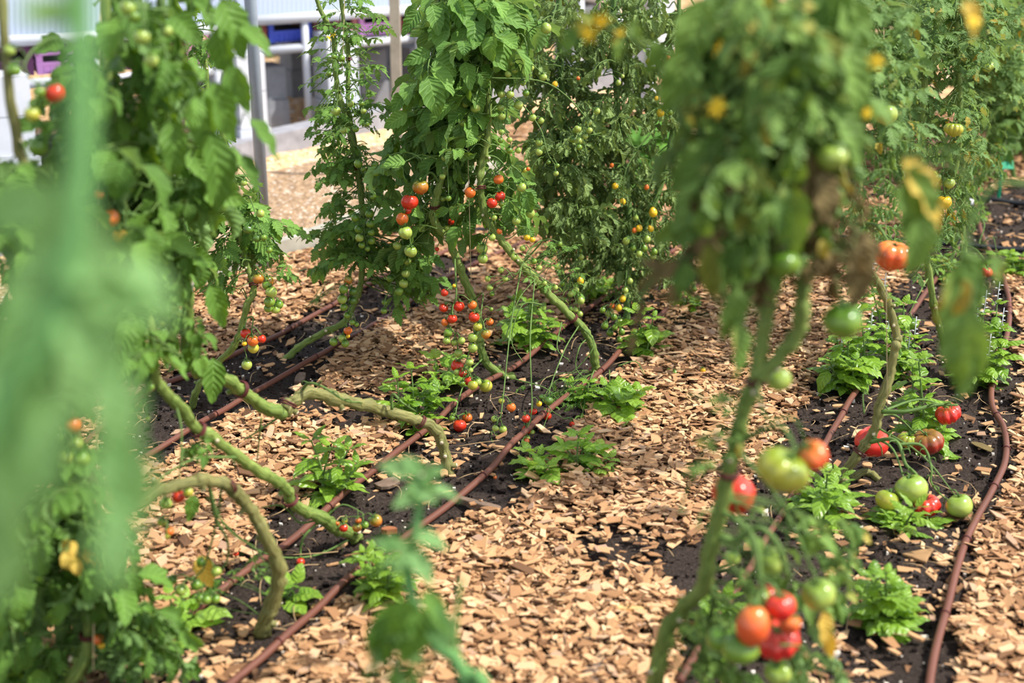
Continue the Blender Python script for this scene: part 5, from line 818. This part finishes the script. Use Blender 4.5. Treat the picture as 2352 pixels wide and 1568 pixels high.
U_.stem([b, *PT((2150, 720, 4.65), (2135, 640, 4.6), (2120, 520, 4.55), (2110, 400, 4.5), (2120, 240, 4.44), (2130, 100, 4.38), (2135, -60, 4.32))], .0125, .008, STEM, scars=5); U_.stem(PT((2120, 540, 4.55), (2190, 400, 4.5), (2205, 280, 4.45), (2200, 120, 4.4), (2195, -50, 4.36)), .010, .007, STEM, scars=3)
U_.leaves([(2040, 120), (2260, 120), (2260, 330), (2160, 380), (2060, 340)], 44, .24, 'toothed', .16, .04); U_.leaves([(2080, -20), (2300, -20), (2280, 130), (2080, 140)], 60, .24, 'toothed', .18, .06); U_.leaves([(2080, 330), (2240, 330), (2230, 520), (2110, 540)], 28, .22, 'curl', .13, .04); U_.leaves([(2070, 520), (2220, 520), (2180, 640), (2090, 640)], 16, .18, 'feather', .14, .03)
T_ = U_.truss; T_([(2190, 296, 42, 'y', 'B')], -.15, rt=.004); T_([(2168, 463, 36, 'Y', 's'), (2148, 405, 30, 'p', 's'), (2180, 420, 28, 'p', 's')], -.1, rt=.003); T_([(2108, 512, 32, 'r', 's')], -.1, rt=.003); T_([(2096, 743, 32, 'g', 's'), (2070, 745, 24, 'p', 's')], -.1, rt=.003, start=(2130, 640)); U_.done()
b = G(2214, 655); V_ = Plant('tomato plant standing by the black pipe, pink fruit resting at its foot', b, 'right')
V_.stem([b, *PT((2212, 560, 5.65), (2208, 450, 5.6), (2215, 330, 5.55), (2225, 200, 5.5), (2230, -40, 5.4))], .013, .009, STEM, scars=5); V_.leaves([(2200, 230), (2300, 230), (2300, 400), (2230, 430), (2190, 330)], 24, .26, 'curl', .15, .04); V_.leaves([(2170, 430), (2250, 430), (2240, 520), (2180, 560)], 9, .2, 'curl', .1, .03); V_.leaves([(2190, 0), (2360, 0), (2352, 240), (2200, 230)], 70, .28, 'toothed', .22, .05)
V_.truss([(2270, 153, 28, 'p', 'B'), (2235, 157, 36, 'g', 'B')], -.15, rt=.004); V_.truss([(2266, 626, 32, 'R', 'm'), (2290, 630, 24, 'R', 'm')], .02, rt=.004, start=(2213, 560)); V_.truss([(2185, 613, 30, 'b', 's')], -.06, rt=.003, start=(2213, 560)); V_.truss([(2236, 689, 46, 'p', 'B')], -.35, rt=.003, start=(2213, 600))
for q in ([(2215, 480, 5.5), (2260, 510, 5.4), (2250, 560, 5.35), (2280, 545, 5.3), (2290, 590, 5.3)], [(2213, 600, 5.6), (2240, 590, 5.5), (2255, 640, 5.4)]): V_.bare(PT(*q), .004)
V_.done()
for i, (bx, by, tx, lab, pl, n) in enumerate(((2330, 425, 2310, 'tangled tomato plant behind the green plant marker', [(2180, -20), (2380, -20), (2380, 330), (2290, 340), (2220, 200)], 130), (2400, 360, 2390, 'tomato plant at the far end of the outer row, thin bare twigs showing', [(2270, -20), (2420, -20), (2420, 330), (2300, 330)], 130), (2060, 430, 2050, 'tomato plant half hidden behind the big ribbed heirloom plant', [(1930, -20), (2150, -20), (2130, 260), (1950, 280)], 110))):
    b = G(bx, by); d = proj(b)[2]; w = Plant(lab, b, 'far'); w.stem([b, *PT((tx, 250, d - .15), (tx - 10, 80, d - .2), (tx - 15, -80, d - .3))], .012, .008, STEMD); w.leaves(pl, n, .32, 'toothed' if i == 1 else 'far', .3, .05)
    if i == 1:
        for q in ([(2200, 110, d - .5), (2260, 90, d - .5), (2352, 60, d - .5)], [(2180, 130, d - .6), (2240, 100, d - .6), (2330, 110, d - .6)], [(2290, 60, d - .5), (2320, 120, d - .5), (2352, 150, d - .5)], [(2230, 60, d - .5), (2270, 130, d - .5), (2300, 150, d - .5)], [(2300, 180, d - .4), (2330, 100, d - .4), (2340, 40, d - .4)]): w.bare(PT(*q), .006)
    w.done()
# ================= leaves hanging in from the edge, and the blurred shoot on the path
b = np.array([1.05, 1.55, 0]); X_ = Plant('tomato plant just beyond the edge, one long yellowing branch of leaves hanging into view', b, 'sickly', leaf2='yellow')
X_.stem([b, b + [0, .05, .5], *PT((2560, 500, 1.8), (2480, 300, 1.75), (2440, 0, 1.7), (2430, -120, 1.7))], .013, .009, STEM); X_.stem(PT((2500, 350, 1.76), (2400, 420, 1.76), (2280, 430, 1.76), (2215, 560, 1.76), (2210, 680, 1.76)), .004, .003, PETI, leafy=False)
for x, y, L, dv, ro, sl in ((2205, 700, .16, (.03, 0, -1), .3, 0), (2215, 800, .13, (-.05, 0, -1), -.5, 0), (2222, 880, .10, (-.2, 0, -1), 1.0, 0), (2230, 640, .10, (.3, .1, -.9), .3, 0), (2190, 690, .08, (-.4, 0, -.7), .4, 1), (2100, 480, .14, (.2, 0, -1), .2, 0), (2120, 440, .13, (.6, 0, -.8), .3, 1), (2110, 560, .1, (-.1, 0, -1), .3, 0), (2290, 620, .06, (.4, 0, -.6), .3, 0), (2230, 40, .06, (.4, 0, -.7), .2, 1)):
    X_.leaf_at(x, y, 1.74, L, 'single', dv, ro, sl, k=.85, attach=(2240, min(y, 700) - 60, 1.76))
X_.flower(2238, 45, 1.74, .012, 1)
X_.done()
b = G(1110, 1900); Y_ = Plant('small pruned tomato shoot rising from below in front of the chip path, out of focus', np.array([-.06, 1.62, 0]), 'soft', leaf2='left')
by = np.array([-.06, 1.62, 0]); Y_.stem([by, *PT((1110, 1640, 1.75), (1080, 1568, 1.74), (1040, 1510, 1.73), (990, 1470, 1.72), (955, 1400, 1.71), (935, 1310, 1.7), (945, 1260, 1.7), (958, 1200, 1.7), (965, 1120, 1.7), (960, 1075, 1.7))], .010, .004, STEMP, scars=1); Y_.stem(PT((1060, 1540, 1.74), (1045, 1460, 1.74), (1052, 1380, 1.74), (1060, 1330, 1.74)), .004, .003, PETI, leafy=False)
for x, y, L, dv, ro, sl in ((915, 1075, .055, (-1, .1, .1), .4, 0), (950, 1070, .04, (-.5, -.2, .6), .2, 0), (985, 1090, .05, (.7, -.2, .5), .3, 0), (970, 1120, .06, (.5, -.6, -.1), .2, 0), (1020, 1130, .045, (1, -.1, -.15), .6, 0), (940, 1140, .05, (-.6, -.5, -.2), .3, 0), (925, 1290, .05, (-.4, -.3, -.4), .3, 0), (970, 1300, .06, (.5, -.3, -.7), .2, 0), (990, 1240, .05, (.9, -.1, -.2), .4, 0), (900, 1250, .05, (-.5, -.2, .2), .3, 0), (900, 1440, .11, (-.45, -.1, -.9), .5, 1), (880, 1470, .10, (-.2, 0, -1), 0, 1), (950, 1460, .10, (-.3, 0, -1), .6, 1), (1000, 1400, .07, (.4, -.3, -.5), .3, 1), (1010, 1440, .07, (.2, -.3, -.7), -.3, 0)):
    Y_.leaf_at(x, y, 1.69, L, 'single', dv, ro, sl, k=.85)
Y_.leaves([(860, 1230), (960, 1230), (960, 1330), (880, 1300)], 5, .07, 'feather', .03, .0); Y_.leaves([(840, 1460), (960, 1440), (980, 1560), (850, 1568)], 5, .11, 'wilt', .03, .0, slot=1); Y_.done()
# ================= basil and low plants
basil('young basil with long tapering leaves standing on the chips beside the drip hose', 745, 1155, [(715, 1012), (760, 1030), (800, 1035), (735, 1075), (820, 1070)], 'basil', 0.081, 3, wid=.42)
basil('low bushy basil under the blurred shoot at the edge of the chip path', 872, 1392, [(835, 1270), (860, 1262), (885, 1275), (905, 1290), (880, 1310), (850, 1320), (905, 1340), (840, 1350)], 'basil', 0.055, 5, wid=.48)
basil('pale basil beside the lowest green tomatoes, leaves spread to the sun', 1248, 1098, [(1215, 1040), (1240, 1050), (1255, 1075), (1225, 1075)], 'basil_light', 0.072, 2); basil('pale basil with large puckered leaves on the chip edge', 1330, 1085, [(1300, 1030), (1345, 1010), (1370, 1035), (1400, 1055), (1330, 1000), (1385, 1075)], 'basil_light', 0.074, 2)
basil('leggy basil behind the arched bare stem', 950, 985, [(912, 870), (945, 850), (985, 880), (1010, 900), (960, 920), (1000, 940), (930, 940)], 'basil', 0.078, 3, wid=.45); basil('big leaved pale basil below the red fruit of the centre plant', 1010, 900, [(1000, 830), (1045, 825), (1060, 850)], 'basil_light', 0.089, 2)
basil('basil with broad shining puckered leaves at the outer foot of the centre plant', 1425, 958, [(1400, 910), (1430, 905), (1465, 900), (1440, 930)], 'basil', 0.089, 2, wid=.7); basil('deep green bushy basil in front of the far hoses', 1215, 800, [(1170, 720), (1190, 695), (1215, 700), (1240, 720), (1180, 760), (1230, 770), (1260, 740)], 'basil', 0.079, 4)
basil('small basil beside the curled plant where the hose meets the chips', 1478, 822, [(1465, 720), (1500, 730), (1480, 770), (1460, 790), (1500, 790)], 'basil', 0.072, 3); basil('bright low basil seen through the curled plant', 1365, 690, [(1330, 640), (1350, 630), (1375, 640), (1395, 660), (1345, 660), (1380, 665)], 'basil_light', 0.065, 3)
basil('tiny basil sprigs beyond the curled plant at the chip edge', 1575, 720, [(1555, 690), (1580, 680), (1600, 700)], 'basil', 0.065, 3); basil('basil hidden among side shoots of the centre plant', 1345, 930, [(1310, 880), (1350, 880), (1390, 890), (1330, 910)], 'basil', 0.058, 3)
basil('tall basil with glossy leaves and white flower spikes behind the huge green fruit', 1955, 905, [(1920, 770), (1950, 740), (1975, 720), (1930, 820), (1905, 830), (1985, 800), (1960, 830), (2000, 760)], 'basil', 0.078, 5, flowers=.5); basil('flowering basil between the two bare stems', 2060, 880, [(2000, 650), (2030, 680), (2075, 700), (2040, 760), (2100, 780), (2085, 820)], 'basil', 0.065, 6, flowers=.8)
basil('basil with big oval leaves standing on soil beside the ribbed red fruit', 2125, 1050, [(2095, 840), (2115, 900), (2135, 960), (2110, 830), (2150, 1010), (2165, 990)], 'basil', 0.079, 4); basil('flowering basil leaning over the curving hose', 2250, 890, [(2225, 800), (2260, 720), (2290, 700), (2300, 760), (2240, 760), (2270, 820), (2230, 850)], 'basil', 0.065, 6, flowers=.9)
basil('small basil growing in front of the red and green fruit cluster', 2085, 1235, [(2045, 1160), (2070, 1150), (2100, 1170), (2130, 1180), (2080, 1200), (2055, 1200)], 'basil', 0.065, 3, wid=.45); basil('compact rounded basil beside the flat tan shard', 2035, 1445, [(2010, 1330), (2035, 1320), (2060, 1350), (2080, 1380), (2000, 1380), (2040, 1400), (2070, 1420)], 'basil', 0.065, 4, wid=.62)
basil('basil with bright narrow leaves behind the biggest ribbed fruit', 1890, 1200, [(1870, 1110), (1900, 1090), (1920, 1120), (1860, 1150), (1900, 1150), (1930, 1100)], 'basil', 0.078, 4, wid=.45); basil('lime green basil seedling by the green fruit cluster', 420, 1440, [(390, 1370), (420, 1380), (440, 1410)], 'basil_light', 0.079, 1)
basil('broad leaved basil in the near corner under the drooping tomato leaves', 60, 1600, [(40, 1500), (90, 1530), (60, 1550)], 'basil_light', 0.074, 2); basil('dark basil behind the hanging red fruit cluster', 1665, 1480, [(1640, 1400), (1665, 1380), (1690, 1410), (1650, 1440)], 'basil', 0.078, 3)
basil('basil seedlings under the curved stem in the near corner', 330, 1500, [(300, 1440), (340, 1450), (360, 1480)], 'basil', 0.072, 2); basil('low groundcover plant by the black pipe at the path end', 2330, 640, [(2290, 590), (2320, 585), (2350, 590), (2310, 610), (2345, 620), (2370, 600)], 'basil', 0.078, 3, name='low_plant', cat='plant')
basil('leafy low plant under the pink fruit at the black pipe', 2190, 650, [(2150, 600), (2170, 590), (2190, 610), (2230, 600)], 'basil', 0.065, 3, name='low_plant', cat='plant'); basil('thyme like sprig beside the white pipe clip', 2240, 515, [(2220, 480), (2250, 470), (2265, 490), (2235, 490)], 'basil', 0.032, 4, name='low_plant', cat='plant')
basil('single dark leaf plant beside the woody stem and hose', 655, 1385, [(680, 1350), (640, 1350)], 'basil', 0.078, 1, name='low_plant', cat='plant')
b = G(712, 708); gr = thing('grass_tuft', 'thin tuft of green grass beside the first drip hose', 'grass', b); m = MB(); rd = random.Random(4)
for k in range(16):
    a = rd.uniform(-.3, 1.2); L = rd.uniform(.07, .16); m.tube(smooth_path([b + [rd.gauss(0, .02), rd.gauss(0, .02), 0], b + [math.cos(a) * L * .5, rd.gauss(0, .02), L * .5], b + [math.cos(a) * L, rd.gauss(0, .03), L * .75]], 4), np.linspace(.0016, .0004, 9), 4)
m.build('blades', STEMD, gr, b)
# squash beyond the pipe
for i, (x, y, lab, tips) in enumerate(((1505, 420, 'squash plant with large round leaves beyond the curled tomato plant', [(1450, 340), (1480, 320), (1520, 330), (1500, 370), (1540, 360), (1460, 380), (1490, 290), (1470, 405), (1540, 400), (1520, 300)]), (2010, 640, 'broad leaved seedling on the chips behind the forked stem', [(1880, 680), (1905, 660)]))):
    if i: continue
    b = G(x, y); s = Plant(lab, b, 'squash', None, 'squash_plant', 'squash plant'); d0 = proj(b)[2]; rng = np.random.default_rng(5)
    for (tx, ty) in tips:
        T = P(tx, ty, d0 + rng.normal(0, .15), .05); s.mb.tube(smooth_path([b, (b + T) / 2 + [0, 0, .05], T], 6), .006, 6, 1); V, Fq, uv = leaflet(rng, .22, .24, 4, .1, .5, .08, -.3, .1, .12, .55, 7); R = frame((rng.normal(), rng.normal() - .5, .1), (0, -.5, 1), rng.normal(0, .3)); s.mb.add((V - [0, .1, 0]) @ R.T + T, Fq, 0, uv)
    s.done()
# fruit that has dropped and lies loose
for x, y, dp, c, lab in ((541, 1271, 15, 'r', 'tiny red tomato dropped on the chips by the woody stem'), (690, 1290, 20, 'r', 'red cherry tomato lying on dark soil under a bare side shoot'), (1615, 850, 15, 'Y', 'yellow tomato lying alone on the chip path'), (1551, 857, 14, 'p', 'pale green pear tomato on the chips beside an orange one'), (1567, 855, 13, 'o', 'small orange tomato on the chips beside a pale green one'), (1537, 849, 10, 'p', 'smallest pale green fruit of the loose group on the chip path'), (1958, 1256, 18, 'g', 'green tomato lying on soil near the flat tan shard'), (1137, 1224, 9, 'o', 'shrivelled orange fruit on the soil beside the drip hose')):
    if (x, y) == (1137, 1224): x, y = 1137, 1096
    c0 = G(x, y, .02); r = dp / 2 * proj(c0)[2] / F; c0 = G(x, y, r + .014); add_fruit(None, np.zeros(3), c0, r, c, 'e' if x in (1551, 1537) else 'c', name='fallen_tomato'); tag(COL.objects[-1], None)
    o = [q for q in COL.objects if q.name.startswith('fallen_tomato')][-1]; o.location = tuple(c0); tag(o, lab, 'tomato')
# twine strings the stems are trained on
TW = plain_mat('twine', (190, 172, 130), .9)
for x0, y0, x1, y1, d, lab in ((1076, 400, 1082, 640, 4.2, 'thin straw coloured twine hanging beside the ripe fruit of the centre plant'), (2030, 120, 2038, 930, 3.5, 'thin twine stretched down beside the bare jointed stem'), (790, 40, 786, 160, 4.3, 'short twine at the top of the feathery cherry plant'), (216, 1370, 214, 1540, 2.6, 'thin string beside the bowed green stem')):
    m = MB(); a = P(x0, y0, d); e = P(x1, y1, d); top = a + (a - e) * (2.35 - a[2]) / max(.01, (a - e)[2]); m.tube(np.array([top, a, e]), .0012, 5); tag(m.build('hanging_twine', TW), lab, 'string')
# shrubs and seedlings behind the benches
for i, (x, y, d, w, lab, lf) in enumerate(((790, 60, 10.3, .42, 'green shrub behind the bench with the blue crate', 'far'), (640, 70, 10.9, .42, 'leafy shrub behind the brick red crate', 'far'), (950, 40, 10.6, .42, 'green shrub behind the lilac crate', 'far'), (1120, 40, 11.2, .42, 'shrub behind the dark red crate', 'far'))):
    c = P(x, y, d); b = np.array([c[0], c[1], 0]); s = Plant(lab, b, lf, None, 'shrub', 'shrub'); s.stem([b, b + [0, 0, .4], b + [.05, 0, 1.0]], .02, .01, STEMD); rd = random.Random(i)
    for k in range(90):
        q = b + np.array([rd.gauss(0, w * .35), rd.gauss(0, w * .3), .55 + rd.gauss(0, .3)]); q[2] = max(q[2], .15); put_leaf(s.mb, q, (rd.gauss(0, 1), rd.gauss(0, 1), rd.gauss(0, .4)), .26, 'far', rd.gauss(0, .6))
    s.done()
at, L, R, _ = BC; ss = np.linspace(0, L, 300); xp = np.array([proj(at(s_, .3, ZR + .1))[0] for s_ in ss])
for i, (xa, lab) in enumerate(((1200, 'yellow green seedlings in a black tray on the bench'), (1255, 'lime coloured seedlings in the black tray nearest the curled plant'))):
    s_ = ss[abs(xp - xa).argmin()]; c = at(s_, .22, ZR + .03); o = thing('seedling_tray', lab, 'seedling tray', c); m = MB(); m.box(c + [0, 0, .03], (.3, .26, .06), R); m.build('tray', DARK, o, c, smooth=False); m = MB(); rd = random.Random(i)
    for k in range(40): put_leaf(m, c + R @ np.array([rd.uniform(-.14, .14), rd.uniform(-.12, .12), .06]), (rd.gauss(0, .5), rd.gauss(0, .5), 1), .10, 'far', 0)
    m.build('seedling_foliage', [LEAF['lime'], PETI], o, c)
# ------------------------------------------------------------------ daylight and camera
wd = bpy.data.worlds.new('sky'); SC.world = wd; wd.use_nodes = True; t = wd.node_tree; t.nodes.clear(); sk = t.nodes.new('ShaderNodeTexSky'); sk.sky_type = 'NISHITA'; sk.sun_disc = False
SUN = Vector((.72, -.08, 1.0)).normalized()
sk.sun_elevation = math.asin(SUN.z); sk.sun_rotation = math.atan2(SUN.x, SUN.y); sk.altitude = 100; sk.air_density = 1.0; sk.dust_density = 1.5
bg = t.nodes.new('ShaderNodeBackground'); bg.inputs[1].default_value = .26; ow = t.nodes.new('ShaderNodeOutputWorld'); hs = t.nodes.new('ShaderNodeHueSaturation'); hs.inputs['Saturation'].default_value = .45; t.links.new(sk.outputs[0], hs.inputs['Color']); t.links.new(hs.outputs[0], bg.inputs[0]); t.links.new(bg.outputs[0], ow.inputs[0])
sl = bpy.data.lights.new('sun', 'SUN'); sl.energy = 5.6; sl.angle = math.radians(.53); sl.color = (1, .95, .87); so = bpy.data.objects.new('sun', sl); COL.objects.link(so); so.rotation_euler = SUN.to_track_quat('Z', 'Y').to_euler(); so.location = (4, 2, 8)
cam = bpy.data.cameras.new('camera'); cam.lens = 50; cam.sensor_width = 36; co_ = bpy.data.objects.new('camera', cam); COL.objects.link(co_); co_.location = tuple(CAM); co_.rotation_euler = (PI / 2 - PITCH, 0, 0); cam.clip_start = .02
cam.dof.use_dof = True; cam.dof.focus_distance = 4.1; cam.dof.aperture_fstop = 2.2; cam.dof.aperture_blades = 0
SC.camera = co_
SC.view_settings.view_transform = 'Standard'; SC.view_settings.look = 'None'; SC.view_settings.gamma = 1; SC.view_settings.exposure = 0.2; SC.view_settings.use_curve_mapping = False
cy_ = SC.cycles; cy_.max_bounces = 5; cy_.diffuse_bounces = 2; cy_.glossy_bounces = 2; cy_.transmission_bounces = 3; cy_.transparent_max_bounces = 4; cy_.caustics_reflective = False; cy_.caustics_refractive = False
